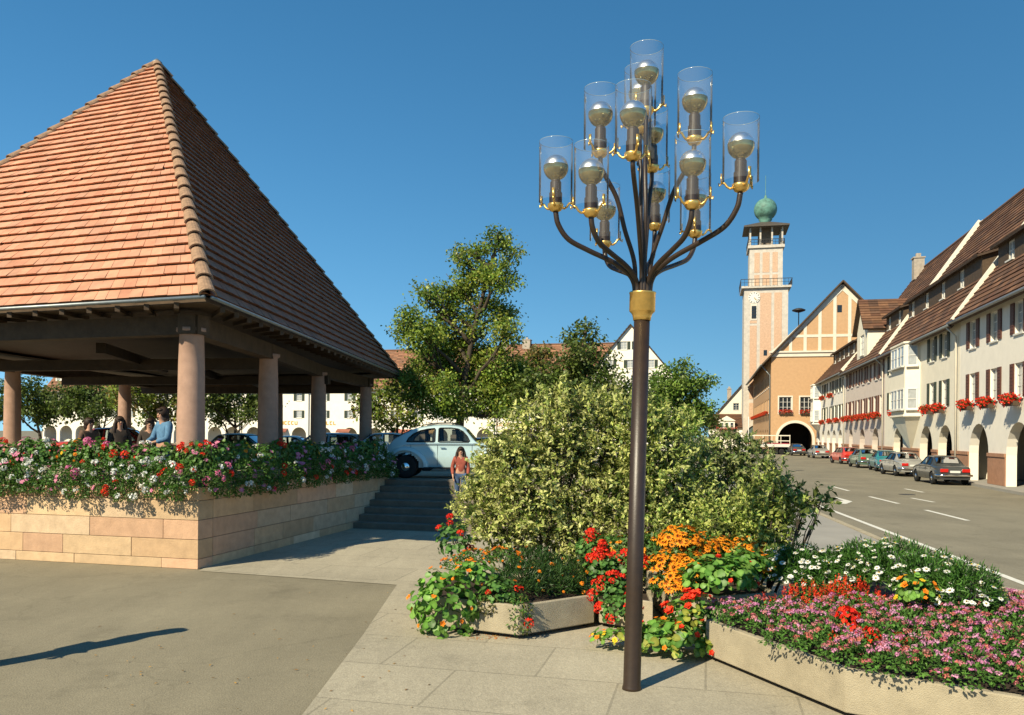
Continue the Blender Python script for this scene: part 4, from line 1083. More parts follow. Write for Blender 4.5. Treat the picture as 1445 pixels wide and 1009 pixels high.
def chimney(roof, x, y, z, h=1.6, w_=.8):
    m = MB(); m.box2((x-w_/2, y-w_/2, z-1), (x+w_/2, y+w_/2, z+h)); m.box2((x-w_/2-.08, y-w_/2-.08, z+h), (x+w_/2+.08, y+w_/2+.08, z+h+.12)); m.box2((x-.2, y-.2, z+h+.12), (x+.2, y+.2, z+h+.5))
    return m.build('chimney', pm('chimney_render', (.42, .36, .29), .9, .2, 3), roof)

FA = math.atan2(-.972, -.2335)      # facade frame of the arcade row: x towards the camera, y into the block
def dormer(root, x0, x1, yd, ze, s, h, wins, front=None, pd=.28, ov=.5):
    zf = ze + (yd + 0)*s - .05; zt = zf + h
    ys = (zt - ze - yd*pd)/(s - pd)
    m = MB(); hs = [(a_ - x0, b_ - x0, zf + .35, zt - .18) for a_, b_ in wins]
    m2 = MB(); wall_face(m2, x1 - x0, zf, zt, hs, rev=.12)
    m.add([(v[0] + x0, v[1] + yd, v[2]) for v in m2.v], m2.f)
    yb = ys
    for x in (x0, x1): m.add([(x, yd, zf), (x, yb, zt + (ys-yd)*pd), (x, yd, zt)], [(0, 1, 2)])
    d_ = m.build('dormer', front or M_wood2, root)
    m = MB(); roof_quad(m, (x0-.25, yd-.35, zt+.02-.35*pd), (x1+.25, yd-.35, zt+.02-.35*pd), (x1+.25, ys+.1, zt+.05+(ys-yd)*pd), (x0-.25, ys+.1, zt+.05+(ys-yd)*pd), 8, BR, random.Random(int(x0*10)))
    m.build('dormer_roof', M_rtile, d_, colattr=True)
    for a_, b_ in wins: window(d_, (a_+b_)/2, zf+.35, b_-a_, zt-.18-zf-.35, y=yd+.05, pane=M_curtain, rows=2)
    return d_
def arcade_house(D0, D1_, label, wall, upper, lower, arches, ze=8.9, zr=18.0, dep=13.0, shut=None, boxes=(), dorm=(), oriel=None, rcol=BR, pane=None, upper_z=(6.95, 8.35), lower_z=(4.15, 5.65), seed=1, firewall=True, name='arcaded_house'):
    L_ = (D1_ - D0)/.972
    root = empty(name, (facx(D1_), D1_, 0), FA, label, 'house', 'arcaded houses along the street')
    m = MB(); W_ = 1.05
    hu = [(x - W_/2, x + W_/2, *upper_z) for x in upper]; hl = [(x - W_/2, x + W_/2, *lower_z) for x in lower]
    wall_face(m, L_, 0.13, ze, hu + hl, [(c, r, 3.05 - r, .13) for c, r in arches], rev=.22)
    body_rest(m, L_, dep, 0.13, ze, zr)
    m.build('wall', wall, root)
    m = MB()       # arcade passage
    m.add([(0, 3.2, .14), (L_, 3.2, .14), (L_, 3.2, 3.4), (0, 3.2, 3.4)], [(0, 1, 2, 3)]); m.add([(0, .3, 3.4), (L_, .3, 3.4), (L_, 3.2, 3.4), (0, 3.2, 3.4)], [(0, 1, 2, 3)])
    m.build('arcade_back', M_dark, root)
    # shop windows inside the passage
    for i, (c, r) in enumerate(arches):
        m = MB(); m.box2((c-.9, 3.12, .7), (c+.9, 3.18, 2.6)); m.build('shop_window', M_curtain if i % 2 else M_blackgl, root)
    # red sandstone band and arch stones
    m = MB(); edges = [0] + [e for c, r in arches for e in (c-r, c+r)] + [L_]
    for i in range(0, len(edges), 2):
        if edges[i+1] - edges[i] > .1: m = MB(); m.box2((edges[i]+.01, -.05, .14), (edges[i+1]-.01, .0-.002, 1.45)); m.box2((edges[i]+.005, -.09, 1.452), (edges[i+1]-.005, .0-.002, 1.62)); m.build('plinth', M_band, root)
    for x in upper: window(root, x, upper_z[0], W_, upper_z[1]-upper_z[0], shutter=shut, pane=pane)
    for x in lower: window(root, x, lower_z[0], W_, lower_z[1]-lower_z[0], shutter=shut, pane=pane)
    for (x, z) in boxes: flowerbox(root, x, z, 1.3)
    rf = gable_roof(root, L_, dep, ze, zr, rcol, ov=.55, nrow=30, rng=random.Random(seed))
    s = (zr - ze)/(dep*.5)
    for d_ in dorm: dormer(root, *d_[:2], d_[2], ze, s, d_[3], d_[4], d_[5] if len(d_) > 5 else None)
    m = MB(); zg = ze - .62; m.tube([(-.1, -.62, zg+.22), (L_+.1, -.62, zg+.22)], .08, 8)
    m.build('gutter', M_zinc, root, smooth=True)
    m = MB(); m.tube([(L_-.35, -.6, zg+.15), (L_-.35, -.12, zg-.35), (L_-.35, -.10, .3)], .055, 8); m.build('drainpipe', M_trim, root, smooth=True)
    if firewall:
        m = MB(); yr = dep*.5
        for (ya, za, yb, zb) in ((-.35, ze-.3, yr, zr+.25), (dep+.3, ze-.3, yr, zr+.25)):
            m.bar((L_+.02, ya, za+.15), (L_+.02, yb, zb), .28, .34)
        m.build('fire_wall', M_cream, root)
    if oriel:
        for (xc, w_, tiers, corbel, pn) in oriel:
            m = MB(); w2 = w_/2; dp = .85; P_ = [(xc-w2, 0), (xc-w2+.35, -dp), (xc+w2-.35, -dp), (xc+w2, 0)]
            z0, z1 = tiers
            m.prism(P_, z0, z1)
            m.prism([(xc-w2-.1, 0), (xc-w2+.28, -dp-.1), (xc+w2-.28, -dp-.1), (xc+w2+.1, 0)], z0-.12, z0-.002); m.prism([(xc-w2-.1, 0), (xc-w2+.28, -dp-.1), (xc+w2-.28, -dp-.1), (xc+w2+.1, 0)], z1+.002, z1+.12)
            bay = m.build('oriel', wall, root)
            m = MB(); top_ = [(x_, y_, z0-.125) for x_, y_ in P_]; bt = (xc, -.01, z0-.125-corbel); m.add(top_ + [bt], [(0, 1, 4), (1, 2, 4), (2, 3, 4), (0, 3, 2, 1)]); m.build('corbel', wall, bay)
            for zz in (lower_z[0], upper_z[0]):
                if zz < z1:
                    for xx in (xc - .5*(w_-.9)/2 - .05, xc + .5*(w_-.9)/2 + .05):
                        window(bay, xx, zz, (w_-.9)/2, 1.35, y=-dp-.065, pane=pn or M_curtain, rows=2)
                    for sx in (-1, 1):
                        wo = window(bay, xc + sx*(w2-.17), zz, .62, 1.35, y=-dp*.5, pane=pn or M_curtain, rows=2, cols_=1)
                        wo.location = (xc + sx*(w2 - .175 + .045), -dp*.5 - .02, zz); wo.rotation_euler = (0, 0, sx*math.atan2(dp, .35))
    return root
arcade_house(80.6, 101.8, 'white arcaded house at the far end of the row, next to the orange hall', M_white, [6.2, 8.6, 12.4, 15.0, 17.6, 19.6], [6.2, 8.6, 12.4, 15.0, 17.6, 19.6], [(2.2, .9), (6.0, 1.1), (10.4, 1.2), (14.6, 1.2), (18.8, 1.2)], ze=9.0, zr=16.6, shut=M_grshut, pane=M_curtain,
    boxes=[(2.4, 3.95), (2.4, 6.75), (7.4, 3.9), (13.7, 3.9), (18.6, 3.9), (7.4, 6.7), (13.7, 6.7)], dorm=[(3.0, 18.5, 1.5, 1.55, [(4.0, 4.9), (7.4, 8.3), (10.4, 11.3), (13.4, 14.3), (16.6, 17.5)])], oriel=[(2.4, 3.0, (3.9, 8.5), 1.1, None)], seed=2)
hB = arcade_house(62.6, 80.6, 'grey pink arcaded house with brown shutters in the middle of the row', M_greyr, [1.7, 4.0, 6.9, 9.6, 12.1, 15.3, 17.2], [1.7, 4.0, 6.9, 9.6, 12.1, 14.6, 17.0], [(3.4, .95), (9.2, 1.25), (15.0, 1.35)], ze=8.8, zr=18.3, shut=M_brshut, pane=M_curtain,
    boxes=[(1.7, 3.95), (4.0, 3.95), (6.9, 3.95), (9.6, 3.95), (12.1, 3.95), (14.6, 3.95), (17.0, 3.95)], dorm=[(.8, 4.6, 1.6, 1.5, [(1.3, 2.2), (3.2, 4.1)]), (11.2, 17.4, 1.5, 1.6, [(12.0, 12.9), (15.6, 16.5)])], seed=3)
# cross gable wing of the middle house
m = MB(); x0, x1, yf = 5.4, 10.4, .15; zb, ze_, zr_ = 8.75, 12.0, 14.6
fr = MB(); wall_face(fr, x1-x0, zb, ze_, [(1.6, 3.4, 9.6, 11.4)], rev=.15)
m.add([(v[0]+x0, v[1]+yf, v[2]) for v in fr.v], fr.f)
m.add([(x0, yf, ze_), (x1, yf, ze_), ((x0+x1)/2, yf, zr_-.1)], [(0, 1, 2)])
for x in (x0, x1): m.add([(x, yf, zb), (x, 4.6, zb+2.6), (x, 4.6, ze_), (x, yf, ze_)], [(0, 1, 2, 3)])
cg = m.build('gable_dormer', M_cream, hB)
m = MB(); xm = (x0+x1)/2; s_ = (zr_-ze_)/(xm-x0)
roof_quad(m, (x0-.35, 7, ze_-.35*s_), (x0-.35, yf-.4, ze_-.35*s_), (xm, yf-.4, zr_), (xm, 7, zr_), 12, BR, random.Random(4))
roof_quad(m, (x1+.35, yf-.4, ze_-.35*s_), (x1+.35, 7, ze_-.35*s_), (xm, 7, zr_), (xm, yf-.4, zr_), 12, BR, random.Random(5))
m.build('dormer_roof', M_rtile, cg, colattr=True)
window(cg, xm, 9.6, 1.8, 1.8, y=yf+.06, shutter=None, pane=M_curtain, cols_=2)
chimney(hB, 2.2, 6.0, 18.2, 1.0, .9)
hC = arcade_house(44.0, 62.6, 'white arcaded house with a two storey oriel on a pointed corbel beside the silver car', M_cream, [2.0, 4.6, 13.5, 16.2], [2.0, 4.6, 13.5, 16.2], [(4.6, 1.5), (12.2, 1.5), (16.4, 1.4)], ze=8.8, zr=18.3, shut=M_grshut, pane=M_curtain,
    boxes=[(4.6, 3.95), (13.5, 3.95), (16.2, 3.95)], dorm=[(.6, 17.6, 1.5, 1.6, [(1.4, 2.3), (5.4, 6.3), (9.4, 10.3), (13.4, 14.3)])], oriel=[(8.4, 4.6, (3.8, 8.4), 2.3, None)], seed=4)
chimney(hC, 12.0, 6.6, 18.2, .7, .8)
arcade_house(24.0, 44.0, 'plain pale arcaded house nearest the camera at the right edge', M_white, [2.2, 5.4, 8.6, 11.8, 15.0, 18.0], [2.2, 5.4, 8.6, 11.8, 15.0, 18.0], [(3.2, 1.5), (8.6, 1.5), (14.0, 1.5), (18.2, 1.2)], ze=8.9, zr=18.0, shut=M_brshut, pane=M_curtain,
    boxes=[(2.2, 3.95), (5.4, 3.95), (8.6, 3.95), (11.8, 3.95)], dorm=[(1.0, 17.6, 1.5, 1.5, [(2.4, 3.3), (6.4, 7.3), (10.4, 11.3)])], seed=5, firewall=False)

# ---- town hall with the big archway
hall = empty('town_hall', (33.0, 104.0, 0), GA, 'orange town hall with timber patterned gable and a big dark archway', 'town hall')
HW, HD, HE = 16.9, 42.0, 12.4
m = MB()
wall_face(m, HW, 0, HE, [(1.0, 2.5, 5.35, 7.3), (3.55, 5.05, 5.35, 7.3), (7.6, 9.1, 5.35, 7.3)], [(2.97, 2.05, 1.95, 0)], rev=.3)
m.add([(0, 0, HE), (HW, 0, HE), (HW/2, 0, 21.4)], [(0, 1, 2)])
m.add([(0, HD, 0), (HW, HD, 0), (HW, HD, HE), (HW/2, HD, 21.4), (0, HD, HE)], [(4, 3, 2, 1, 0)]); m.add([(HW, 0, 0), (HW, HD, 0), (HW, HD, HE), (HW, 0, HE)], [(0, 1, 2, 3)])
sd = MB(); whs = [(3 + 3.1*i, 4.6 + 3.1*i, 5.3, 7.2) for i in range(12)] + [(3 + 3.1*i, 4.6 + 3.1*i, 8.7, 10.6) for i in range(12)]
wall_face(sd, HD, 0, HE, whs, [(3.6 + 3.6*i, .8, 2.4, .9) for i in range(10)], rev=.2)
# left side: facade plane seen from the left; local x -> -y of the hall frame
m.add([(v[1], HD - v[0], v[2]) for v in sd.v], sd.f)
m.build('wall', M_orange, hall)
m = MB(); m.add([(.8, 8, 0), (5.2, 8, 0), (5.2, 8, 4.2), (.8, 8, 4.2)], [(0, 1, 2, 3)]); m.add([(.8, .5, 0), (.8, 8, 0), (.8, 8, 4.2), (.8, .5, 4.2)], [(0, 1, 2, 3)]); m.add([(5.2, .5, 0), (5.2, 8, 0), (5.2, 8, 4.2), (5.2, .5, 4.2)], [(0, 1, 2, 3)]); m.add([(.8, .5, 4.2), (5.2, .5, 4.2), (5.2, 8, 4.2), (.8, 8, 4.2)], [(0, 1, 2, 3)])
m.build('passage', pm('dark_passage_wall', (.09, .07, .05), .95, .2, 2), hall)  # passage walls in one even dark brown
m = MB()      # side arches are glazed
for i in range(10):
    c = HD - (3.6 + 3.6*i); m.box2((.26, c-.8, .9), (.3, c+.8, 3.2))
m.build('side_glazing', M_blackgl, hall)
# arch surround
m = MB(); n = 20; r0, r1 = 2.05, 2.38
for q in range(n):
    a0, a1 = PI*q/n, PI*(q+1)/n
    P_ = [(2.97 - r*math.cos(a_), y_, 1.95 + r*math.sin(a_)) for r in (r0, r1) for a_ in (a0, a1) for y_ in (-.06, 0)]
    m.add(P_, [(0, 2, 6, 4), (4, 6, 7, 5), (0, 1, 3, 2)])
for x in (2.97 - r1, 2.97 + r0): m.box2((x, -.06, 0), (x + .33, -.002, 1.95))
m.build('arch_surround', M_trim, hall)
for x in (1.75, 4.3, 8.35):
    window(hall, x, 5.35, 1.5, 1.95, y=.12, pane=M_blackgl, cols_=3, rows=3, surround=M_trim); flowerbox(hall, x, 5.35, 1.6, y=-.25)
for (a_, b_, z0, z1) in whs:
    wo = window(hall, 0, z0, 1.6, 1.9, y=.1, pane=M_curtain, cols_=3, rows=3); wo.location = (.1, HD - (a_+b_)/2, z0); wo.rotation_euler = (0, 0, -PI/2)
    if z0 < 6: fb = flowerbox(hall, -.28, z0-.05, 1.7); fb.location = (-.28, HD - (a_+b_)/2, z0-.05); fb.rotation_euler = (0, 0, -PI/2)
# gable lattice
m = MB(); slope = (21.4 - HE)/(HW/2)
zr1, zr2 = HE + .75, 15.0
m.box2((-.1, -.14, HE), (HW+.1, -.002, HE+.5)); m.box2((-.3, -.30, HE+.5), (HW+.3, -.002, HE+.72))
m.build('cornice', M_trim, hall)
m = MB()
def zg(x): return HE + min(x, HW-x)*slope
for i in range(1, 9):
    x = HW/2 + (i-4.5)*1.75
    if zg(x) - .3 > zr1: m.box2((x-.19, -.05, zr1), (x+.19, -.002, zg(x)-.15))
xa = (zr2 - HE)/slope
m.box2((xa, -.056, zr2-.17), (HW-xa, -.004, zr2+.17))
for sx in (0, 1):
    a_ = Vector((0 if not sx else HW, -.035, HE + .25)); b_ = Vector((HW/2, -.035, 21.05)); d_ = (b_-a_).normalized()
    m.bar(a_ + d_*.3, b_ + d_*.15, .064, .62)
m.build('gable_lattice', M_trim, hall)
m = MB(); m.box2((HW/2 - .6, -.03, 17.9), (HW/2 - .05, .0-.004, 18.8)); m.build('vent_opening', M_blackgl, hall)
m = MB(); ov = 1.15; zl = HE - ov*slope*.85
roof_quad(m, (-ov, HD+.4, zl), (-ov, -.55, zl), (HW/2, -.55, 21.75), (HW/2, HD+.4, 21.75), 34, BR, random.Random(7), seg=1.2)
roof_quad(m, (HW+ov, -.55, zl), (HW+ov, HD+.4, zl), (HW/2, HD+.4, 21.75), (HW/2, -.55, 21.75), 34, BR, random.Random(8), seg=1.2)
rf = m.build('roof', M_rtile, hall, colattr=True)
m = MB()
for sx in (-1, 1): m.bar((HW/2, -.62, 21.78), (HW/2 + sx*(HW/2+ov), -.62, zl+.04), .08, .17)
m.build('bargeboard', M_wood2, rf)
m = MB(); m.tube([(-ov-.1, -.5, zl), (-ov-.1, HD, zl)], .1, 8); m.tube([(-ov, .3, zl), (-.12, .3, zl-1.3), (-.1, .3, 0)], .07, 8); m.build('gutter', M_zinc, hall, smooth=True)
# siren on the roof
m = MB(); m.lathe([(.07, 0), (.07, 2.0), (.3, 2.05), (.9, 2.25), (.95, 2.4), (.5, 2.6), (0, 2.7)], 16)
sr = m.build('siren', M_iron, None, smooth=True); tp = at(1127, 452, 118)
sr.location = (tp.x, tp.y, tp.z - .9); tag(sr, 'mushroom shaped siren on a short mast over the hall roof', 'siren')

# ---- tower
tw0 = Vector((326/FP*146, 146, 0)); TW = 7.5
tower = empty('clock_tower', tw0, GA, 'tall pale clock tower with pink panels, gallery and green copper ball', 'tower')
m = MB(); ZT = 29.0
wall_face(m, TW, 0, ZT, [], [(2.3, 1.75, 2.5, .4)], rev=.3)
m.add([(0, TW, 0), (0, 0, 0), (0, 0, ZT), (0, TW, ZT)], [(0, 1, 2, 3)]); m.add([(TW, 0, 0), (TW, TW, 0), (TW, TW, ZT), (TW, 0, ZT)], [(0, 1, 2, 3)]); m.add([(0, TW, 0), (TW, TW, 0), (TW, TW, ZT), (0, TW, ZT)], [(3, 2, 1, 0)]); m.add([(0, 0, ZT), (TW, 0, ZT), (TW, TW, ZT), (0, TW, ZT)], [(0, 1, 2, 3)])
m.box2((.9, .9, ZT), (TW-.9, TW-.9, 36.0))
m.build('shaft', M_towst, tower)
m = MB()
for (xa, xb) in ((2.75, 4.65), (5.15, 6.45)): m.box2((xa, -.03, 5.3), (xb, -.002, ZT-1.2))
for (za, zb) in ((5.3, 8.2), (8.9, 11.0), (11.3, 22.0), (22.4, 22.9)): m.box2((1.0, -.03, za), (2.2, -.002, zb))
for (xa, xb) in ((1.75, 2.65), (3.15, 4.35), (4.85, 5.75)):
    m.box2((xa, .87, ZT+.3), (xb, .898, ZT+2.2)); m.box2((xa, .87, ZT+2.6), (xb, .898, 35.2))
m.build('brick_panels', M_pinkbr, tower)
m = MB(); m.box2((.55, .25, .4), (4.05, .3, 4.2)); m.build('portal_glazing', pm('portal_glass', (.10, .14, .14), .1, 0), tower)
m = MB(); m.box2((2.22, .15, .4), (2.38, .24, 4.2)); m.build('portal_mullion', M_wwood, tower)
m = MB(); m.box2((1.15, -.06, 23.0), (2.25, -.002, 26.0)); g = m.build('grille_window', M_trim, tower)
m = MB(); m.box2((1.3, -.10, 23.25), (2.1, -.062, 25.5)); m.build('pane', M_blackgl, g)
m = MB()
for q in range(4): m.box2((1.28, -.13, 23.4 + q*.55), (2.12, -.102, 23.5 + q*.55))
m.box2((1.66, -.135, 23.25), (1.74, -.101, 25.5)); m.build('grille', M_iron, g)
m = MB(); m.box2((3.4, -.05, 16.6), (4.0, -.031, 17.6)); m.build('slit_window', M_blackgl, tower)
ck = MB()
def disk(m, c, r, y, n=28, col=None): m.add([(c[0] + r*math.cos(2*PI*q/n), y, c[1] + r*math.sin(2*PI*q/n)) for q in range(n)] + [(c[0] + r*math.cos(2*PI*q/n), y+.08, c[1] + r*math.sin(2*PI*q/n)) for q in range(n)], [tuple(range(n))[::-1]] + [(q, (q+1) % n, n+(q+1) % n, n+q) for q in range(n)], col)
CC_ = (1.7, 27.0); disk(ck, CC_, 1.02, -.12); clk = ck.build('clock_face', M_wwood, tower)
m = MB()
for q in range(12):
    a_ = PI*q/6; m.box((CC_[0] + .84*math.sin(a_), -.14, CC_[1] + .84*math.cos(a_)), (.10, .03, .22), rot=Matrix.Rotation(a_, 4, 'Y'))
m.build('hour_marks', M_iron, clk)
for (ang, ln, wd) in ((R(150), .5, .09), (R(135), .8, .07)):
    m = MB(); m.box((CC_[0] + ln/2*math.sin(ang), -.17, CC_[1] + ln/2*math.cos(ang)), (wd, .02, ln), rot=Matrix.Rotation(ang, 4, 'Y')); m.build('clock_hand', M_gold, clk)
m = MB(); m.box2((-.5, -.5, ZT-.35), (TW+.5, TW+.5, ZT+.02)); m.build('gallery_slab', M_towst, tower)
def railing(x0, x1, z, h, n, parent):
    m = MB(); c = [(x0, x0), (x1, x0), (x1, x1), (x0, x1)]
    for i in range(4):
        a_, b_ = c[i], c[(i+1) % 4]
        m.bar((*a_, z+h), (*b_, z+h), .09, .09); m.bar((*a_, z+h*.5), (*b_, z+h*.5), .05, .05)
        for q in range(n): t_ = q/n; m.box((a_[0]+(b_[0]-a_[0])*t_, a_[1]+(b_[1]-a_[1])*t_, z+h/2), (.05, .05, h))
    m.build('railing', M_iron, parent)
railing(-.6, TW+.6, ZT, 1.2, 14, tower)
m = MB(); m.box2((.6, .6, 36.0), (TW-.6, TW-.6, 36.5)); m.build('gallery_slab', M_towst, tower)
railing(.62, TW-.62, 36.5, 1.0, 12, tower)
m = MB()
for x in (1.0, 2.75, 4.75, TW-1.0):
    for y in (1.0, TW-1.0): m.box((x, y, 38.2), (.28, .28, 3.4))
for y in (2.75, 4.75):
    for x in (1.0, TW-1.0): m.box((x, y, 38.2), (.28, .28, 3.4))
m.build('belfry_posts', M_towst, tower)
m = MB(); m.box2((2.6, 2.6, 36.5), (4.9, 4.9, 39.9)); m.build('belfry_core', M_dark, tower)
m = MB(); cx_ = TW/2; e_ = TW/2 + .15; b4 = [(cx_-e_, cx_-e_), (cx_+e_, cx_-e_), (cx_+e_, cx_+e_), (cx_-e_, cx_+e_)]
m.add([(x, y, 39.7) for x, y in b4] + [(x, y, 39.95) for x, y in b4] + [(cx_ + (x-cx_)*.2, cx_ + (y-cx_)*.2, 41.2) for x, y in b4], [(3, 2, 1, 0)] + [(i, (i+1) % 4, 4+(i+1) % 4, 4+i) for i in range(4)] + [(4+i, 4+(i+1) % 4, 8+(i+1) % 4, 8+i) for i in range(4)] + [(8, 9, 10, 11)])
m.build('belfry_roof', pm('grey_brown_sheet_roof', (.09, .075, .06), .6, .2, 3), tower)
m = MB(); m.lathe([(2.0, 0), (1.3, .45), (.9, .75), (.9, .95)], 28, (cx_, cx_, 40.35)); m.build('copper_flare', M_copper, tower, smooth=True)
m = MB(); pr_ = [(1.1, 0), (.9, .35), (1.2, .7)] + [(2.05*math.sin(t_), 2.6 - 2.05*math.cos(t_)) for t_ in [R(a_) for a_ in range(35, 176, 12)]] + [(.25, 4.75), (.22, 5.1), (.05, 5.3), (.04, 8.8), (0, 8.9)]
m.lathe(pr_, 28, (cx_, cx_, 41.0)); m.build('copper_ball', M_copper, tower, smooth=True)

# ---- small houses left of the tower
def simple_house(name, label, origin, rz, L_, dep, ze, zr, wall, pal, wins=(), arches=(), gable=False, shut=None, cat='house', group=None, chim=(), nrow=20, pane=None, w_=1.1, h_=1.35, back=.3):
    root = empty(name, origin, rz, label, cat, group)
    m = MB(); hs = [(x-w_/2, x+w_/2, z, z+h_) for x, z in wins]
    wall_face(m, L_, 0, ze, [h for h in hs if h[3] < ze], arches, rev=.2)
    if gable:
        hg = [h for h in hs if h[3] >= ze]
        # gable wall in horizontal slices so that the windows are really cut
        zs = sorted({ze, zr} | {h[2] for h in hg} | {h[3] for h in hg}); sl_ = (zr-ze)/(L_/2)
        for j in range(len(zs)-1):
            za, zb = zs[j], zs[j+1]; xa, xb = (za-ze)/sl_, (zb-ze)/sl_
            row = sorted([h for h in hg if h[2] <= za and h[3] >= zb])
            xl = [(xa, xb)]
            for h in row: xl += [(h[0], h[0]), (h[1], h[1])]
            xl += [(L_-xa, L_-xb)]
            for q in range(0, len(xl), 2):
                (a0, a1), (b0, b1) = xl[q], xl[q+1]
                m.add([(a0, 0, za), (b0, 0, za), (b1, 0, zb), (a1, 0, zb)], [(0, 1, 2, 3)])
        m.add([(0, dep, 0), (L_, dep, 0), (L_, dep, ze), (L_/2, dep, zr), (0, dep, ze)], [(4, 3, 2, 1, 0)])
        for x in (0, L_): m.add([(x, 0, 0), (x, dep, 0), (x, dep, ze), (x, 0, ze)], [(0, 1, 2, 3)])
    else: body_rest(m, L_, dep, 0, ze, zr)
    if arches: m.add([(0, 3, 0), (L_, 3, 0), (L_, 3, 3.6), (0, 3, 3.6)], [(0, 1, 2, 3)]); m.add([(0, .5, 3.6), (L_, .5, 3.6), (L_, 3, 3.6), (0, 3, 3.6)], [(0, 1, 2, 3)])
    m.build('wall', wall, root)
    for (x, z) in wins: window(root, x, z, w_, h_, shutter=shut, pane=pane or M_blackgl)
    if gable:
        m = MB(); sl_ = (zr-ze)/(L_/2); o_ = .45; zl_ = ze - o_*sl_
        roof_quad(m, (-o_, dep+.3, zl_), (-o_, -.4, zl_), (L_/2, -.4, zr+.12), (L_/2, dep+.3, zr+.12), nrow, pal, random.Random(3))
        roof_quad(m, (L_+o_, -.4, zl_), (L_+o_, dep+.3, zl_), (L_/2, dep+.3, zr+.12), (L_/2, -.4, zr+.12), nrow, pal, random.Random(4))
        rf = m.build('roof', M_rtile, root, colattr=True)
    else: rf = gable_roof(root, L_, dep, ze, zr, pal, nrow=nrow, rng=random.Random(int(L_)))
    for c in chim: chimney(rf, *c)
    return root
v = at(1006, 600, 158)
simple_house('gabled_house', 'cream house with a steep brown roof half hidden behind the tower', (v.x-.3, 158, 0), GA, 15.0, 16, 5.6, 14.2, M_cream, BR, [(4.6, 7.2), (7.5, 9.6), (10.4, 7.2)], gable=True, chim=[(3.5, 8, 10.5, 1.2, .8)])
v = at(1000, 600, 150)
h2 = simple_house('small_house', 'low white house with a little gabled bay and flowers at the tower foot', (v.x, 150, 0), GA, 6.2, 8, 4.0, 6.2, M_white, BR, [(.9, 1.2), (5.2, 1.2)])
m = MB(); m.box2((1.8, -.9, 3.1), (4.6, .2, 5.0)); m.add([(1.6, -1.1, 5.0), (4.8, -1.1, 5.0), (3.2, -1.1, 5.9), (1.6, .4, 5.0), (4.8, .4, 5.0), (3.2, .4, 5.9)], [(0, 1, 2), (0, 2, 5, 3), (1, 4, 5, 2), (0, 3, 4, 1)]); bay = m.build('bay', M_white, h2)
for x in (2.3, 3.2, 4.1): window(bay, x, 3.7, .6, 1.0, y=-.97, pane=M_blackgl, cols_=1, rows=2)
flowerbox(h2, 3.2, 3.5, 3.6, y=-1.15)

# ---- long arcaded houses across the market place
def far_x(D_line, px): # point on the far facade line
    a_, _ = unroll(px, 610)
    o_ = Vector((0, 139, 0)); # line through o_ along G
    # o + t*G with x = a*y
    t_ = (a_*o_.y - o_.x)/(G.x - a_*G.y)
    return o_ + G*t_
def far_house(px0, px1, label, ze, zr, wall, pal, shut, seed, chim=(), dorm=True, step=3.6, pane=None, gutter=True):
    A, B_ = far_x(139, px0), far_x(139, px1); L_ = (B_-A).length
    n = int(L_/step); st = L_/n
    wins = [(st*(i+.5), z) for i in range(n) for z in (4.85, 7.95)]
    ar_ = [(st*(i+.5), 1.45, 1.7, 0) for i in range(n)]
    h_ = simple_house('arcaded_house', label, A, GA, L_, 14, ze, zr, wall, pal, wins, ar_, shut=shut, chim=chim, nrow=24, group='white arcaded houses across the market place', pane=pane or M_curtain)
    m = MB()
    for i in range(n):
        x = st*(i+.5); m.add([(x-1.5, .35, 2.75), (x+1.5, .35, 2.75), (x+1.4, -.4, 2.3), (x-1.4, -.4, 2.3)], [(0, 1, 2, 3)])
    if dorm:
        s = (zr-ze)/7.0
        for i in range(0, n, 2): dormer(h_, st*(i+.5)-.7, st*(i+.5)+.7, 2.0, ze, s, 1.3, [(st*(i+.5)-.45, st*(i+.5)+.45)], M_white)
    m2 = MB(); m2.tube([(0, -.55, ze-.1), (L_, -.55, ze-.1)], .1, 6); m2.tube([(L_-.3, -.5, ze-.2), (L_-.3, -.1, ze-.8), (L_-.3, -.1, 0)], .09, 6); m2.build('gutter', M_zinc, h_)
    return h_
def awning(h_, x, w_, col, nm):
    m = MB(); m.add([(x-w_/2, -.05, 2.9), (x+w_/2, -.05, 2.9), (x+w_/2, -.8, 2.45), (x-w_/2, -.8, 2.45), (x+w_/2, -.8, 2.25), (x-w_/2, -.8, 2.25)], [(0, 1, 2, 3), (3, 2, 4, 5)]); return m.build('awning', pm(nm, col, .8, .1), h_)
far_house(60, 340, 'long white arcaded house across the square hidden by trees left of the pavilion columns', 9.8, 17.0, M_white, RB_, M_grshut, 1)
hA = far_house(342, 438, 'white arcaded house with yellow lettering seen between the pavilion columns', 9.9, 16.5, M_white, RB_, M_grshut, 2)
hBf = far_house(439, 512, 'white arcaded house with a drainpipe seen between the last pavilion columns', 10.0, 16.8, M_white, RB_, M_grshut, 3)
hCf = far_house(514, 700, 'white arcaded house with awnings behind the linden tree', 10.0, 17.6, M_white, RB_, M_grshut, 4, chim=[(24.0, 7, 17.4, 1.2, 1.0)])
hDf = far_house(702, 862, 'white arcaded house under the long red brown roof', 9.9, 18.2, M_white, RB_, M_grshut, 5, chim=[(3.5, 7, 18.0, 1.0, 1.4)])
awning(hCf, 7.0, 3.4, (.34, .11, .07), 'red_awning'); awning(hCf, 11.5, 3.4, (.45, .24, .10), 'orange_awning'); awning(hBf, 6.5, 2.6, (.30, .11, .07), 'red_awning2'); awning(hA, 8, 2.6, (.30, .10, .07), 'red_awning3')
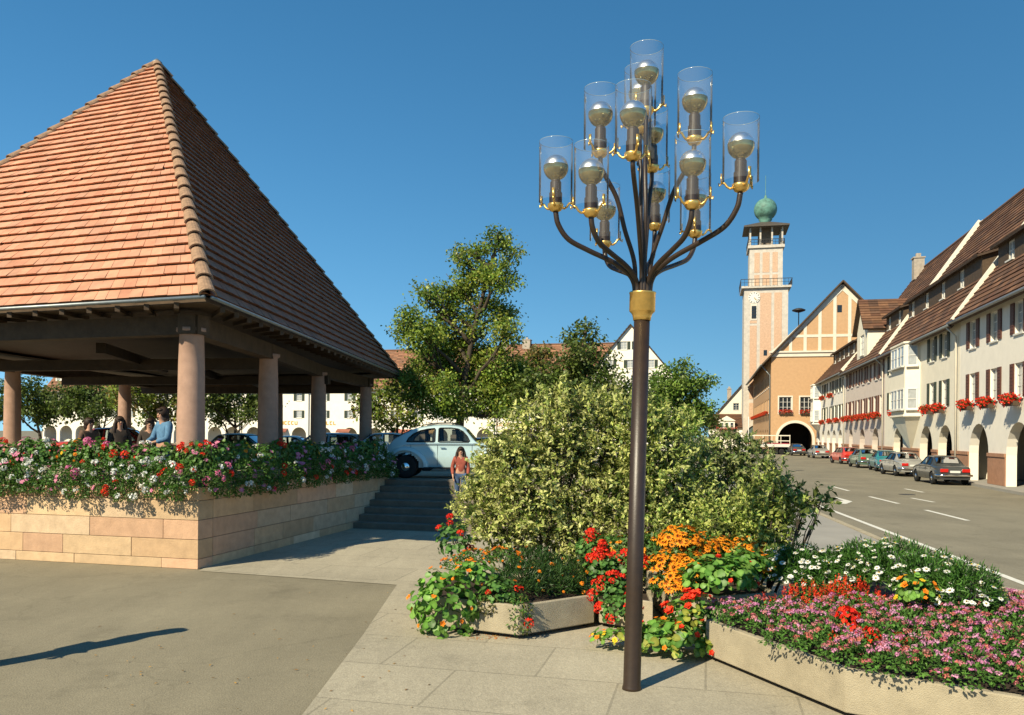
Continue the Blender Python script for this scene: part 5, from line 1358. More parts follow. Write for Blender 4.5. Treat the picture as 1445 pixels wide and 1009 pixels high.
def lettering(h_, x0, z, n, col, nm, sz=.6):      # unreadable shop lettering: strokes of letter size
    r_ = random.Random(int(x0*10)); m = MB()
    for i in range(n):
        x = x0 + i*sz*1.15; k_ = r_.randrange(4); s2 = sz*.16
        m.box2((x, -.10, z), (x+s2, -.02, z+sz))
        if k_ in (0, 1): m.box2((x+sz*.7, -.10, z), (x+sz*.7+s2, -.02, z+sz))
        if k_ in (0, 2): m.box2((x+s2, -.10, z+sz-s2), (x+sz*.7, -.02, z+sz))
        if k_ in (1, 2, 3): m.box2((x+s2, -.10, z), (x+sz*.7, -.02, z+s2))
    return m.build('sign_lettering', pm(nm, col, .5, 0), h_)
lettering(hA, 7.2, 3.65, 6, (.75, .45, .03), 'yellow_letter'); lettering(hBf, 1.6, 3.65, 5, (.75, .45, .03), 'yellow_letter'); lettering(hCf, 24.5, 3.6, 11, (.70, .34, .06), 'orange_letter', .5); lettering(hCf, 2.0, 3.65, 6, (.2, .17, .14), 'dark_letter', .5)
vg = at(850, 600, 124)
simple_house('gabled_house', 'tall white gabled house with dark shutters behind the lamp post', (vg.x - 2.5, 124.5, 0), GA, 13.4, 22, 11.0, 18.9, M_white, RB_, [(2.6, 9.0), (6.7, 9.0), (10.8, 9.0), (3.6, 12.4), (6.7, 12.4), (9.8, 12.4), (5.7, 15.2), (7.9, 15.2), (2.6, 5.6), (6.7, 5.6), (10.8, 5.6)], gable=True, shut=M_grshut, pane=M_curtain, w_=1.0, h_=1.2)

# ================================================================== VEHICLES
def interp(pts, x):
    if x <= pts[0][0]: return pts[0][1]
    for (a, za), (b, zb) in zip(pts, pts[1:]):
        if x <= b:
            t_ = (x-a)/(b-a) if b > a else 0
            return za + (zb-za)*t_
    return pts[-1][1]
def smooth_prof(pts, n=6):
    P_ = smooth_path([(x, 0, z) for x, z in pts], n); return [(p.x, p.z) for p in P_]
def inpoly(x, y, poly):
    c_ = False; j = len(poly)-1
    for i in range(len(poly)):
        if (poly[i][1] > y) != (poly[j][1] > y) and x < (poly[j][0]-poly[i][0])*(y-poly[i][1])/(poly[j][1]-poly[i][1]) + poly[i][0]: c_ = not c_
        j = i
    return c_
def make_car(name, label, top, belt, w_body, w_roof, col, wheels, x_ends, side_wins, screens, bottom=.28, wr=.31, group=None, fender=None, chrome=.0, lights=True, arch=True, roofrack=False):
    """top: list of (x, z) outline of the upper edge from rear to front; belt: (x,z) list; side_wins: polygons in x,z; screens: (x0,x1) on the top outline"""
    root = empty(name, (0, 0, 0), 0, label, 'car', group)
    pmat = col
    x0, x1 = x_ends; NX, NZ = 96, 30
    xs = [x0 + (x1-x0)*i/NX for i in range(NX+1)]
    def wb(x):
        e = min((x-x0)/.45, (x1-x)/.5, 1.0); return w_body*(.80 + .20*max(0, e)**.5)
    def yz(x, t_):          # t 0 bottom .. 1 centre of the top
        zt = interp(top, x); zb = min(interp(belt, x), zt - .02); w_ = wb(x)
        if t_ < .45:
            q = t_/.45; z = bottom + (zb - bottom)*q; y = w_*(.955 + .045*math.sin(PI*min(1, q*1.15)))
            return y, z
        q = (t_-.45)/.55
        hgt = zt - zb; k_ = min(1, hgt/.42); wr_ = w_*(1-k_) + w_roof*k_
        # tumblehome then rounded roof edge
        if q < .55:
            u = q/.55; z = zb + (hgt - .07*min(1, hgt/.2))*u; y = w_*.985 + (wr_*.96 - w_*.985)*u
        else:
            u = (q-.55)/.45; z = zt - .07*min(1, hgt/.2)*(1-u)**2.2; y = wr_*.96*(1-u**1.6)
        return y, z
    def archcut(x, z):
        return arch and any((x-wx)**2 + (z-wr)**2 < (wr+.06)**2 for wx in wheels)
    m = MB()
    grid = [[yz(x, j/NZ) for j in range(NZ+1)] for x in xs]
    for s_ in (1, -1):
        V = [(xs[i], s_*grid[i][j][0], grid[i][j][1]) for i in range(NX+1) for j in range(NZ+1)]
        F = []
        for i in range(NX):
            for j in range(NZ):
                xm = (xs[i]+xs[i+1])/2; zm = (grid[i][j][1] + grid[i+1][j+1][1])/2
                tq = (j+.5)/NZ
                if tq < .84 and any(inpoly(xm, zm, p_) for p_ in side_wins): continue
                if tq > .45 and any(a_ < xm < b_ for a_, b_ in screens) and (grid[i][j][0]+grid[i][j+1][0])/2 < w_roof*.86 : continue
                if tq < .45 and archcut(xm, zm): continue
                a_ = i*(NZ+1)+j; f = (a_, a_+NZ+1, a_+NZ+2, a_+1)
                F.append(f if s_ < 0 else f[::-1])
        m.add(V, F)
    # ends
    for i, fl_ in ((0, 1), (NX, 0)):
        pts = [(xs[i], -y, z) for y, z in grid[i]] + [(xs[i], y, z) for y, z in reversed(grid[i][:-1])]
        m.add(pts, [tuple(range(len(pts)))])
    body = m.build('body', pmat, root, smooth=True)
    # side windows glass + frame
    def ysurf(x, z):
        lo, hi = .3, .98
        for _ in range(22):
            md = (lo+hi)/2
            if yz(x, md)[1] < z: lo = md
            else: hi = md
        return yz(x, lo)[0]
    for p_ in side_wins:
        n = len(p_); c_ = (sum(q[0] for q in p_)/n, sum(q[1] for q in p_)/n)
        for s_ in (1, -1):
            m = MB(); ring = [(x, s_*(ysurf(x, z)-.012), z) for x, z in p_]; rin = [((x+c_[0])/2, s_*(ysurf((x+c_[0])/2, (z+c_[1])/2)-.012), (z+c_[1])/2) for x, z in p_]
            cc = (c_[0], s_*(ysurf(*c_)-.012), c_[1])
            m.add(ring + rin + [cc], [(i, (i+1) % n, n+(i+1) % n, n+i) for i in range(n)] + [(n+i, n+(i+1) % n, 2*n) for i in range(n)])
            g = m.build('side_window', M_carglass, root, smooth=True)
            m = MB(); m.tube([(x, s_*(ysurf(x, z)+.004), z) for x, z in p_ + p_[:2]], .017, 6); m.build('window_seal', M_rubber if not chrome else M_rubber, g)
    for (a_, b_) in screens:
        m = MB(); n = 6; vs = []; rows_ = 6
        for i in range(rows_+1):
            x = a_ + (b_-a_)*i/rows_
            for j in range(-n, n+1):
                y = w_roof*.88*j/n; 
                lo, hi = .45, 1.0
                for _ in range(20):
                    md = (lo+hi)/2
                    if yz(x, md)[0] > abs(y): lo = md
                    else: hi = md
                vs.append((x, y, yz(x, hi)[1] + .004))
        w2 = 2*n+1
        m.add(vs, [(i*w2+j, i*w2+j+1, (i+1)*w2+j+1, (i+1)*w2+j) for i in range(rows_) for j in range(w2-1)])
        g = m.build('windscreen' if a_ > 0 else 'rear_window', M_carglass, root, smooth=True)
        m = MB(); edge = vs[:w2] + [vs[i*w2+w2-1] for i in range(1, rows_+1)] + list(reversed(vs[rows_*w2:(rows_+1)*w2-1])) + [vs[i*w2] for i in range(rows_-1, -1, -1)]
        m.tube(edge, .018, 6); m.build('window_seal', M_rubber, g)
    # interior
    m = MB(); xm = (side_wins[0][0][0] if side_wins else 0)
    zb = interp(belt, 0)
    for sx in (-.75, .1):
        for sy in (-.33, .33): m.box((sx, sy, zb-.05), (.16, .5, .62)); m.box((sx, sy, zb+.32), (.1, .24, .16))
    m.build('seats', M_carint, root)
    m = MB(); m.box2((x0+.15, -w_body*.9, bottom-.02), (x1-.15, w_body*.9, bottom+.02)); m.box2((x0+.1, -w_body*.86, bottom), (x1-.1, w_body*.86, bottom+.3)); m.build('underbody', M_rubber, root)
    # wheels
    wm = MB(); wm.lathe([(wr*.62, -.085), (wr*.93, -.095), (wr, -.06), (wr, .06), (wr*.93, .095), (wr*.62, .085)], 26)
    rm_ = MB(); rm_.lathe([(wr*.63, .07), (wr*.60, .05), (wr*.40, .06), (wr*.36, .085), (wr*.2, .11), (0, .115)], 20)
    key = ('wheel', wr)
    if key not in WM: WM[key] = (wm.mesh('wheel', M_rubber, smooth=True), rm_.mesh('hub_cap', M_chrome, smooth=True))
    for wx in wheels:
        for s_ in (1, -1):
            wo = link('wheel', WM[key][0], root, (wx, s_*(w_body-.10), wr), (-PI/2 if s_ > 0 else PI/2, 0, 0)); link('hub_cap', WM[key][1], wo)
    # bumpers, lights, plate
    for (xx, nm) in ((x0-.05, 'rear_bumper'), (x1+.05, 'front_bumper')):
        m = MB(); sgn = -1 if xx < 0 else 1
        m.tube([(xx - sgn*.28, -w_body*.99, .48), (xx - sgn*.06, -w_body*.93, .48), (xx, -w_body*.6, .48), (xx, w_body*.6, .48), (xx - sgn*.06, w_body*.93, .48), (xx - sgn*.28, w_body*.99, .48)], .055, 8)
        m.build(nm, M_chrome, root, smooth=True)
    if lights:
        tl = pm('red_tail_lamp', (.55, .02, .015), .2, 0, coat=.6); hl = pm('headlamp_glass', (.7, .7, .68), .08, 0, metal=.6)
        zt_ = min(.80, interp(top, x0+.02) - .12)
        for s_ in (1, -1):
            m = MB(); m.box((x0-.012, s_*w_body*.60, zt_), (.05, .36, .16)); m.build('tail_lamp', tl, root, bevel=.01)
            m = MB(); m.lathe([(.085, 0), (.08, .03), (0, .045)], 16); h_ = m.build('headlamp', hl, root, smooth=True); h_.location = (x1-.01, s_*w_body*.66, .66); h_.rotation_euler = (0, PI/2, 0)
        m = MB(); m.box((x0-.02, 0, zt_-.06 if zt_ > .7 else .6), (.03, .46, .11)); m.build('number_plate', pm('blank_plate', (.7, .7, .66), .5, 0), root)
    # door lines and handles
    m = MB()
    zb2 = interp(belt, 0)
    for xd in (.62, -.32, -1.05)[:3 if len(side_wins) > 1 else 2]:
        for s_ in (1, -1): m.tube([(xd, s_*(ysurf(xd, z) if z > zb2 else wb(xd)*(.955 + .045*math.sin(PI*min(1, (z-bottom)/(zb2-bottom)*1.15)))) + s_*.001, z) for z in (bottom+.06, .5, .7, zb2-.02)], .006, 4)
    m.build('door_seam', M_rubber, root)
    for s_ in (1, -1):
        m = MB(); m.bar((-.24, s_*(w_body*.995+.015), zb2-.10), (-.10, s_*(w_body*.995+.015), zb2-.10), .02, .025); m.build('door_handle', M_chrome, root)
    return root
SED_TOP = smooth_prof([(-2.15, .62), (-2.13, .84), (-1.95, .92), (-1.45, .95), (-1.22, .98), (-.82, 1.33), (-.55, 1.40), (0, 1.42), (.35, 1.38), (.62, 1.18), (.92, .97), (1.3, .92), (1.9, .82), (2.1, .70), (2.15, .55)])
SED_BELT = [(-2.15, .6), (-1.9, .80), (-1.2, .90), (.9, .90), (1.9, .74), (2.15, .5)]
SED_W = [[(-1.02, .95), (-.78, 1.27), (-.62, 1.33), (-.38, 1.34), (-.36, .95)], [(-.28, .95), (-.29, 1.34), (.02, 1.35), (.30, 1.31), (.48, 1.18), (.70, .97)]]
HAT_TOP = smooth_prof([(-1.92, .60), (-1.90, .86), (-1.80, .98), (-1.52, 1.30), (-1.35, 1.38), (-.8, 1.42), (0, 1.42), (.35, 1.37), (.62, 1.18), (.90, .97), (1.3, .90), (1.75, .80), (1.88, .66), (1.92, .5)])
HAT_BELT = [(-1.92, .6), (-1.7, .86), (.9, .90), (1.7, .74), (1.92, .5)]
HAT_W = [[(-1.55, .96), (-1.38, 1.25), (-1.2, 1.32), (-.42, 1.34), (-.40, .95)], [(-.30, .95), (-.31, 1.34), (.02, 1.35), (.30, 1.31), (.48, 1.18), (.68, .97)]]
def sedan(name, label, col, group=None, hatch=False):
    if hatch: return make_car(name, label, HAT_TOP, HAT_BELT, .80, .60, col, (-1.18, 1.2), (-1.92, 1.92), HAT_W, [(-1.72, -1.46), (.44, .84)], group=group, wr=.29)
    return make_car(name, label, SED_TOP, SED_BELT, .82, .60, col, (-1.3, 1.28), (-2.15, 2.15), SED_W, [(-1.14, -.80), (.44, .86)], group=group)
def put(o, loc, heading): o.location = loc; o.rotation_euler = (0, 0, heading); return o
GPK = 'cars parked in front of the arcades'
GSQ = 'cars parked on the square behind the pavilion'
def pk(px, py): v = gnd(px, py, .012); return v
P_sil = paint('silver_car_paint', (.27, .27, .25)); P_teal = paint('teal_car_paint', (.03, .20, .22)); P_grn = paint('grey_green_car_paint', (.10, .17, .12))
P_red = paint('red_car_paint', (.50, .045, .025)); P_blk = paint('dark_car_paint', (.04, .045, .045)); P_gry = paint('grey_car_paint', (.25, .25, .23)); P_lbl = paint('light_blue_car_paint', (.42, .62, .70)); P_wht = paint('pale_blue_white_paint', (.52, .60, .60)); P_cream = paint('cream_car_paint', (.62, .58, .46))
hd = R(52)
def park(D, col, lb, ht, dh=0.0, dx=0.0):
    rl = Vector((facx(D) - 2.5 + dx, D, .012)); c = rl + GD*(1.2 if ht else 1.35) + G*.78
    put(sedan('parked_car', lb, col, GPK, hatch=ht), c, math.atan2(GD.y, GD.x) + R(dh))
park(48.7, P_sil, 'silver car with wide red tail lamps parked nearest the oriel', False, 5)
park(54.9, P_teal, 'teal car with dark windows parked beyond the silver car', False, -2, .3)
park(61.0, P_grn, 'grey green car in the middle of the parked row, beyond the teal one', True, 3)
park(69.5, P_red, 'bright red car parked in the row in front of the arches', True, 9)
park(86.5, P_gry, 'pale car with red tail lamps parked at the archway end of the row', False, 4)
park(97.0, P_blk, 'dark grey car half in front of the big archway', False, 3, -1.2)
park(40.5, P_blk, 'dark car nearest the camera in the parked row', False, 3)
# cars on the square
def sq(px, D): a_, _ = unroll(px, 610); return (a_*D, D, tz(D))
put(sedan('parked_car', 'light blue car seen between the last pavilion column and the pale car', P_lbl, GSQ), sq(553, 30.5), R(8))
put(sedan('parked_car', 'light blue estate car seen through the gap between pavilion columns', P_lbl, GSQ, hatch=True), sq(458, 31.5), R(176))
put(sedan('parked_car', 'pale blue car seen just left of the last pavilion column', P_wht, GSQ, hatch=True), sq(505, 34.5), R(10))
put(sedan('parked_car', 'white car seen low between the second and third pavilion columns', P_cream, GSQ), sq(412, 36), R(4))
put(sedan('parked_car', 'dark green car beneath the low tree seen right of the near column', P_grn, GSQ), sq(343, 33), R(-6))
put(sedan('parked_car', 'red car seen under the pavilion roof at far left', P_red, GSQ), sq(170, 27.5), R(10))
put(sedan('parked_car', 'grey car behind the variegated shrubs beyond the pale car', P_gry, GSQ), sq(690, 36), R(10))

# ---- rounded two door car (pale blue white)
TOPB = smooth_prof([(-1.86, .50), (-1.84, .70), (-1.74, .88), (-1.52, 1.10), (-1.20, 1.29), (-.85, 1.41), (-.45, 1.48), (-.08, 1.49), (.25, 1.46), (.42, 1.38), (.62, 1.15), (.76, 1.00), (1.05, .97), (1.35, .88), (1.6, .74), (1.76, .56), (1.80, .42)], 6)
BELTB = [(-1.86, .46), (-1.6, .76), (-1.2, .92), (.75, .96), (1.3, .82), (1.8, .40)]
rw_ = [(-1.17, 1.00), (-1.12, 1.10), (-1.00, 1.21), (-.82, 1.30), (-.62, 1.35), (-.42, 1.37), (-.40, 1.34), (-.40, 1.02), (-.43, 1.0)]
dw_ = [(-.30, 1.01), (-.30, 1.36), (-.26, 1.38), (.02, 1.385), (.22, 1.36), (.36, 1.29), (.48, 1.16), (.55, 1.03), (.52, 1.0), (-.27, 1.0)]
btl = make_car('rounded_car', 'pale blue and white rounded two door car parked at the top of the steps', TOPB, BELTB, .66, .50, paint('pale_blue_white_car_paint', (.44, .58, .58), .8), (-1.20, 1.20), (-1.86, 1.80), [rw_, dw_], [(-1.42, -1.12), (.46, .74)], wr=.32, bottom=.30, chrome=1, lights=False, arch=True)
pb = paint('pale_blue_white_car_paint', None)
for wx in (-1.20, 1.20):
    for s_ in (1, -1):
        m = MB(); n = 22; prof = 9; vs = []
        for i in range(n+1):
            a_ = PI*(i/n)*1.06 - .03*PI
            for j in range(prof):
                b_ = PI*j/(prof-1) - PI/2          # across the fender
                rr_ = .40 + .105*math.cos(b_*.98)
                yy = .56 + .12*math.sin(b_) + .06
                stretch = 1.0 + (.28 if (wx < 0 and math.cos(a_) > 0) else (.10 if wx < 0 else (.16 if math.cos(a_) < 0 else .12)))*abs(math.cos(a_))
                vs.append((wx + rr_*math.cos(a_)*stretch, s_*(yy if b_ > 0 else yy), .34 + rr_*1.06*math.sin(a_)))
        F = [(i*prof+j, i*prof+j+1, (i+1)*prof+j+1, (i+1)*prof+j) for i in range(n) for j in range(prof-1)]
        m.add(vs, F if s_ > 0 else [f[::-1] for f in F])
        m.build('fender', pb, btl, smooth=True)
for s_ in (1, -1):
    m = MB(); m.box((0, s_*.70, .30), (1.36, .18, .035)); m.build('running_board', M_rubber, btl, bevel=.01)
    m = MB(); m.tube([(x, s_*(.663 if x > -1.0 else .66 - (-1.0-x)*.12), z) for x, z in ((-1.55, .80), (-1.2, .915), (-.6, .945), (0, .95), (.72, .955), (1.2, .86))], .009, 5); m.build('trim_strip', M_chrome, btl, smooth=True)
    m = MB(); m.lathe([(.095, 0), (.09, .04), (0, .07)], 18); h_ = m.build('headlamp', M_silver, btl, smooth=True); h_.location = (1.62, s_*.62, .68); h_.rotation_euler = (0, PI*.42, 0)
    m = MB(); m.lathe([(.055, 0), (.05, .04), (0, .06)], 14); h_ = m.build('tail_lamp', pm('red_tail_lamp', None), btl, smooth=True); h_.location = (-1.70, s_*.68, .62); h_.rotation_euler = (0, -PI/2, 0)
m = MB()
for sy in (-.42, .42): m.tube([(-.75, sy, 1.46), (-.4, sy, 1.52), (0, sy, 1.53), (.2, sy, 1.47)], .012, 5)
for x in (-.6, -.3, 0): m.tube([(x, -.44, 1.525), (x, .44, 1.525)], .012, 5)
m.build('roof_seal', M_rubber, btl)
a_, _ = unroll(640, 610)
put(btl, (a_*22.8 - .05, 22.8, TZ), R(-1.5))
btl.scale = (1.0, 1.0, 1.0)

# ---- flatbed trailer in front of the hall
v = gnd(1080, 641)
tr_ = empty('flatbed_trailer', (v.x, v.y, 0), R(-4), 'white sided flatbed trailer with rails standing before the orange hall', 'trailer')
Lt = 5.6
m = MB(); m.box2((-Lt/2, -1, 1.0), (Lt/2, 1, 1.12)); m.build('deck', M_wood2, tr_)
m = MB(); m.box2((-Lt/2, -1.06, .95), (Lt/2, -1.002, 1.32)); m.build('side_board', M_wwood, tr_)
m = MB(); m.box2((-Lt/2, 1.002, .95), (Lt/2, 1.06, 1.32)); m.build('side_board', M_wwood, tr_)
m = MB(); m.box2((-Lt/2, -1.05, 1.325), (Lt/2, -1.0, 1.45)); m.build('red_strip', pm('crimson_strip', (.35, .03, .05), .6, .1), tr_)
m = MB()
for x in [-Lt/2 + .05 + i*(Lt-.1)/5 for i in range(6)]: m.box((x, -1.03, 1.9), (.07, .045, 1.1))
m.box((0, -1.03, 2.38), (Lt, .055, .12)); m.box((Lt*.34, -1.03, 1.72), (Lt*.30, .05, .10)); m.build('rail', M_cream, tr_)
m = MB(); m.box2((-Lt/2-.5, -1.0, .35), (-Lt/2+.6, -.2, .93)); m.build('locker', M_wwood, tr_)
m = MB(); m.tube([(-Lt/2-.02, 0, .9), (-Lt/2-1.1, 0, 1.2)], .07, 6); m.build('drawbar', M_wwood, tr_)
for i in range(6):
    r_ = random.Random(i); m = MB(); m.box2((-Lt/2 + .4 + i*.62, -.8, 1.125), (-Lt/2 + .85 + i*.62, .2, 1.42 + .5*r_.random())); m.build('load', [M_cream, M_wood2, M_conc][i % 3], tr_)
for x in (-1.4, -.4, 1.8):
    for sy in (-.9, .9):
        wo = link('wheel', WM[('wheel', .31)][0], tr_, (x, sy, .36), (PI/2, 0, 0), (1.15, 1.15, 1.1))
# flag pole by the tower
v = gnd(1056, 642); m = MB(); m.lathe([(.07, 0), (.05, 4.6), (0, 4.65)], 10); o = m.build('white_post', M_wwood, None, smooth=True); o.location = (v.x, v.y, 0); tag(o, 'thin white post in front of the round glazed tower portal', 'post')

# ================================================================== PEOPLE
def skin_obj(name, nodes_, edges, mat, parent, sub=2, root_i=0):
    me = bpy.data.meshes.new(name); me.from_pydata([n[:3] for n in nodes_], edges, []); me.update()
    o = link(name, me, parent); me.materials.append(mat)
    md = o.modifiers.new('skin', 'SKIN'); md.use_smooth_shade = True
    for i, n in enumerate(nodes_):
        sv = me.skin_vertices[0].data[i]; r = n[3]; r = r if hasattr(r, '__len__') else (r, r)
        sv.radius = r; sv.use_root = (i == root_i)
    s_ = o.modifiers.new('sub', 'SUBSURF'); s_.levels = sub; s_.render_levels = sub
    return o
def person(label, loc, rz, H=1.66, shirt=None, trousers=None, hair=None, hairlen=.3, pose=None, vest=None, shoes=None, group=None):
    """local frame: faces -y. pose: dict of joint overrides"""
    k_ = H/1.70
    J = dict(pel=(0, 0, .93), sp=(0, .01, 1.12), ch=(0, .01, 1.30), nk=(0, .0, 1.45), jaw=(0, -.03, 1.535), hd=(0, -.01, 1.60), cr=(0, .01, 1.655),
             shl=(.165, .01, 1.40), ell=(.225, .02, 1.13), wrl=(.23, -.06, .90), shr=(-.165, .01, 1.40), elr=(-.225, .02, 1.13), wrr=(-.23, -.06, .90),
             hil=(.09, 0, .90), knl=(.10, -.02, .50), anl=(.10, .02, .09), tol=(.11, -.15, .03), hir=(-.09, 0, .90), knr=(-.10, -.02, .50), anr=(-.10, .02, .09), tor=(-.11, -.15, .03))
    J.update(pose or {})
    V3 = {q: Vector(v_)*k_ for q, v_ in J.items()}
    root = empty('person', loc, rz, label, 'person', group)
    N_ = []; Ed = []; ix = {}
    def nd(nm, r): ix[nm] = len(N_); N_.append((*V3[nm], r if hasattr(r, '__len__') else r*k_))
    for nm, r in (('pel', .13), ('sp', .115), ('ch', .125), ('nk', .052), ('jaw', .066), ('hd', .082), ('cr', .060), ('shl', .058), ('ell', .042), ('wrl', .027), ('shr', .058), ('elr', .042), ('wrr', .027),
                  ('hil', .088), ('knl', .058), ('anl', .040), ('tol', .030), ('hir', .088), ('knr', .058), ('anr', .040), ('tor', .030)): nd(nm, r)
    for a_, b_ in (('pel', 'sp'), ('sp', 'ch'), ('ch', 'nk'), ('nk', 'jaw'), ('jaw', 'hd'), ('hd', 'cr'), ('ch', 'shl'), ('shl', 'ell'), ('ell', 'wrl'), ('ch', 'shr'), ('shr', 'elr'), ('elr', 'wrr'),
                   ('pel', 'hil'), ('hil', 'knl'), ('knl', 'anl'), ('anl', 'tol'), ('pel', 'hir'), ('hir', 'knr'), ('knr', 'anr'), ('anr', 'tor')): Ed.append((ix[a_], ix[b_]))
    # nose
    N_.append((*(V3['hd'] + Vector((0, -.098, -.02))*k_), .012*k_)); Ed.append((ix['hd'], len(N_)-1))
    # hands: palm, four fingers, thumb
    for sd_ in ('l', 'r'):
        wv = V3['wr'+sd_]; fa = (wv - V3['el'+sd_]).normalized(); sx = 1 if sd_ == 'l' else -1
        side = fa.cross(Vector((sx, 0, 0))).normalized(); 
        palm = wv + fa*.055*k_; N_.append((*palm, (.034*k_, .018*k_))); pi_ = len(N_)-1; Ed.append((ix['wr'+sd_], pi_))
        for q, (of, ln) in enumerate(((-.028, .062), (-.010, .074), (.009, .070), (.027, .055))):
            b0 = palm + side*of*k_ + fa*.035*k_; b1 = b0 + fa*ln*.5*k_ - Vector((sx, 0, 0))*.008*k_; b2 = b1 + (fa - Vector((sx, 0, 0))*.7).normalized()*ln*.5*k_
            n0 = len(N_); N_ += [(*b0, .0095*k_), (*b1, .0085*k_), (*b2, .0065*k_)]; Ed += [(pi_, n0), (n0, n0+1), (n0+1, n0+2)]
        t0 = palm + side*-.03*k_ - fa*.01*k_; t1 = t0 + (side*-.6 + fa*.8).normalized()*.045*k_; n0 = len(N_)
        N_ += [(*t0, .011*k_), (*t1, .008*k_)]; Ed += [(pi_, n0), (n0, n0+1)]
    skin_obj('body', N_, Ed, M_skin, root)
    def chain(nm, seq, edges, mat, sub=2): return skin_obj(nm, [(*(V3[a_] if isinstance(a_, str) else Vector(a_)*k_), (r*k_ if not hasattr(r, '__len__') else tuple(q*k_ for q in r))) for a_, r in seq], edges, mat, root, sub)
    lerp = lambda a_, b_, t_: tuple(Vector(J[a_]).lerp(Vector(J[b_]), t_))
    chain('shirt', [('pel', (.165, .12)), ('sp', (.145, .12)), ('ch', (.165, .13)), (lerp('ch', 'nk', .7), .075), ('shl', .076), ('ell', .058), (lerp('ell', 'wrl', .8), .044), ('shr', .076), ('elr', .058), (lerp('elr', 'wrr', .8), .044)],
          [(0, 1), (1, 2), (2, 3), (2, 4), (4, 5), (5, 6), (2, 7), (7, 8), (8, 9)], shirt)
    chain('trousers', [(tuple(Vector(J['pel'])+Vector((0, 0, .04))), (.150, .112)), ('hil', .105), ('knl', .075), (lerp('knl', 'anl', .93), .064), ('hir', .105), ('knr', .075), (lerp('knr', 'anr', .93), .064)],
          [(0, 1), (1, 2), (2, 3), (0, 4), (4, 5), (5, 6)], trousers)
    for sd_ in ('l', 'r'):
        an = Vector(J['an'+sd_]); to = Vector(J['to'+sd_]); an = an*1.0
        chain('shoe', [(tuple(an + Vector((0, .03, -.035))), (.045, .045)), (tuple(an.lerp(to, .5) + Vector((0, 0, -.02))), (.044, .036)), (tuple(to), (.042, .030))], [(0, 1), (1, 2)], shoes or M_cream, 1)
    # hair: a rounded cap that leaves the face free, and lengths
    h_ = Vector(J['hd']); m = MB()
    def ell(c, r, nu=16, nv=10, a0=-90, cut=None):
        vs = []
        for j in range(nv+1):
            la = R(a0 + (90-a0)*j/nv)
            for i in range(nu):
                lo = 2*PI*i/nu; wv_ = 1 + .05*math.sin(5*lo + 3*la)
                vs.append((Vector(c) + Vector((r[0]*math.cos(la)*math.cos(lo)*wv_, r[1]*math.cos(la)*math.sin(lo)*wv_, r[2]*math.sin(la))))*k_)
        m.add(vs, [(j*nu+i, j*nu+(i+1) % nu, (j+1)*nu+(i+1) % nu, (j+1)*nu+i) for j in range(nv) for i in range(nu)])
    ell(h_ + Vector((0, .030, .030)), (.108, .112, .118))
    ell(h_ + Vector((0, -.045, .078)), (.078, .058, .040))
    ell(h_ + Vector((0, .060, -.06)), (.098, .072, .13))
    if hairlen > .15:
        for sx in (1, -1):
            m.tube([(h_ + Vector(q))*k_ for q in ((sx*.080, -.01, .05), (sx*.104, .005, -.04), (sx*.118, .0, -.14), (sx*.125, -.03, -.14-hairlen*.6), (sx*.115, -.03, -.14-hairlen))], [.03*k_, .04*k_, .046*k_, .042*k_, .015*k_], 8)
        ell(h_ + Vector((0, .10, -.10-hairlen*.5)), (.15, .060, .12+hairlen*.55))
    elif hairlen > .1:
        ell(h_ + Vector((0, .075, -.12)), (.105, .060, .12))
    m.build('hair', hair or pm('dark_hair', (.03, .016, .010), .6, .2, 30), root, smooth=True)
    for sx in (1, -1):
        m = MB(); m.lathe([(.0, -.011), (.009, -.007), (.011, 0), (.009, .007), (0, .011)], 8, tuple(V3['hd'] + Vector((sx*.032, -.078, .004))*k_)); m.build('eye', M_iron, root, smooth=True)
    m = MB(); c_ = V3['jaw'] + Vector((0, -.066, .004))*k_; m.box(c_, (.042*k_, .012, .010)); m.build('mouth', pm('lips', (.35, .09, .07), .5, 0), root, bevel=.003)
    if vest: chain('waistcoat', [('pel', (.175, .13)), ('sp', (.158, .135)), ('ch', (.172, .142)), (lerp('ch', 'nk', .5), .09)], [(0, 1), (1, 2), (2, 3)], vest)
    return root
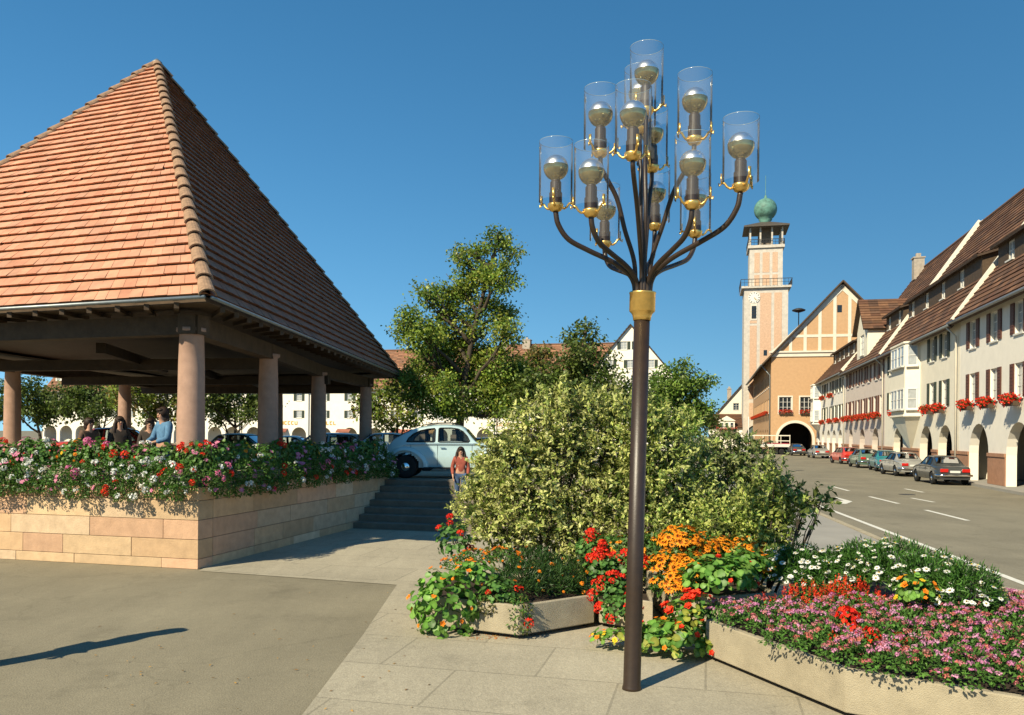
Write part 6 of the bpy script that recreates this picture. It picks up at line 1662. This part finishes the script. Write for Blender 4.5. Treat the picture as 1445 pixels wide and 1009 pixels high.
M_denim = pm('blue_denim', (.10, .22, .36), .85, .25, 14, .2, 80); M_jeans = pm('dark_jeans', (.06, .10, .18), .85, .2, 14)
M_redsh = pm('rust_red_blouse', (.33, .08, .05), .8, .2, 12); M_dkcl = pm('dark_cloth', (.06, .045, .035), .85, .2, 12)
a_, _ = unroll(650, 610); gy = 20.6; gx_ = a_*gy
lv = 2
girl = person('girl with long dark hair, rust red blouse and jeans on the stone steps', (gx_, 20.72, TZ*3/7), R(6), 1.50, M_redsh, M_jeans, hairlen=.30, 
       pose=dict(knl=(.10, -.16, .56), anl=(.10, -.05, .20), tol=(.11, -.22, .13), wrl=(.20, -.14, .88), wrr=(-.22, -.10, .88), elr=(-.24, .05, 1.13)), shoes=M_cream)
a_, _ = unroll(231, 610)
person('dark haired woman in a blue denim jacket beside the near pavilion column', (a_*15.2, 15.2, TZ), R(-35), 1.66, M_denim, M_jeans, hairlen=.12,
       pose=dict(wrl=(.12, -.30, 1.05), ell=(.24, -.08, 1.12), wrr=(-.10, -.30, 1.05), elr=(-.24, -.08, 1.12), hd=(0, -.04, 1.59), jaw=(0, -.06, 1.53)))
a_, _ = unroll(211, 610)
person('dark haired child just left of the woman in the denim jacket', (a_*16.4, 16.4, TZ), R(20), 1.46, M_dkcl, M_dkcl, hairlen=.08)
a_, _ = unroll(169, 610)
person('person with bushy dark hair in dark clothes before the pavilion back column', (a_*16.6, 16.6, TZ), R(40), 1.50, M_dkcl, M_jeans, hairlen=.16)
a_, _ = unroll(126, 610)
person('dark haired person in brown at the far left behind the flowers', (a_*16.2, 16.2, TZ), R(60), 1.46, pm('brown_cloth', (.12, .07, .045), .85, .2, 12), M_dkcl, hairlen=.10)
# unseen stand-in figure beyond the left edge, added to cast the plaza shadow
tipg = gnd(252, 889); bs = tipg - sun_h*(1.92/math.tan(R(SUN_EL)))
person('unseen tall person in dark clothes, added beyond the left edge to cast a shadow', (bs.x, bs.y, 0), R(75), 1.92, M_dkcl, M_jeans, hairlen=.1)
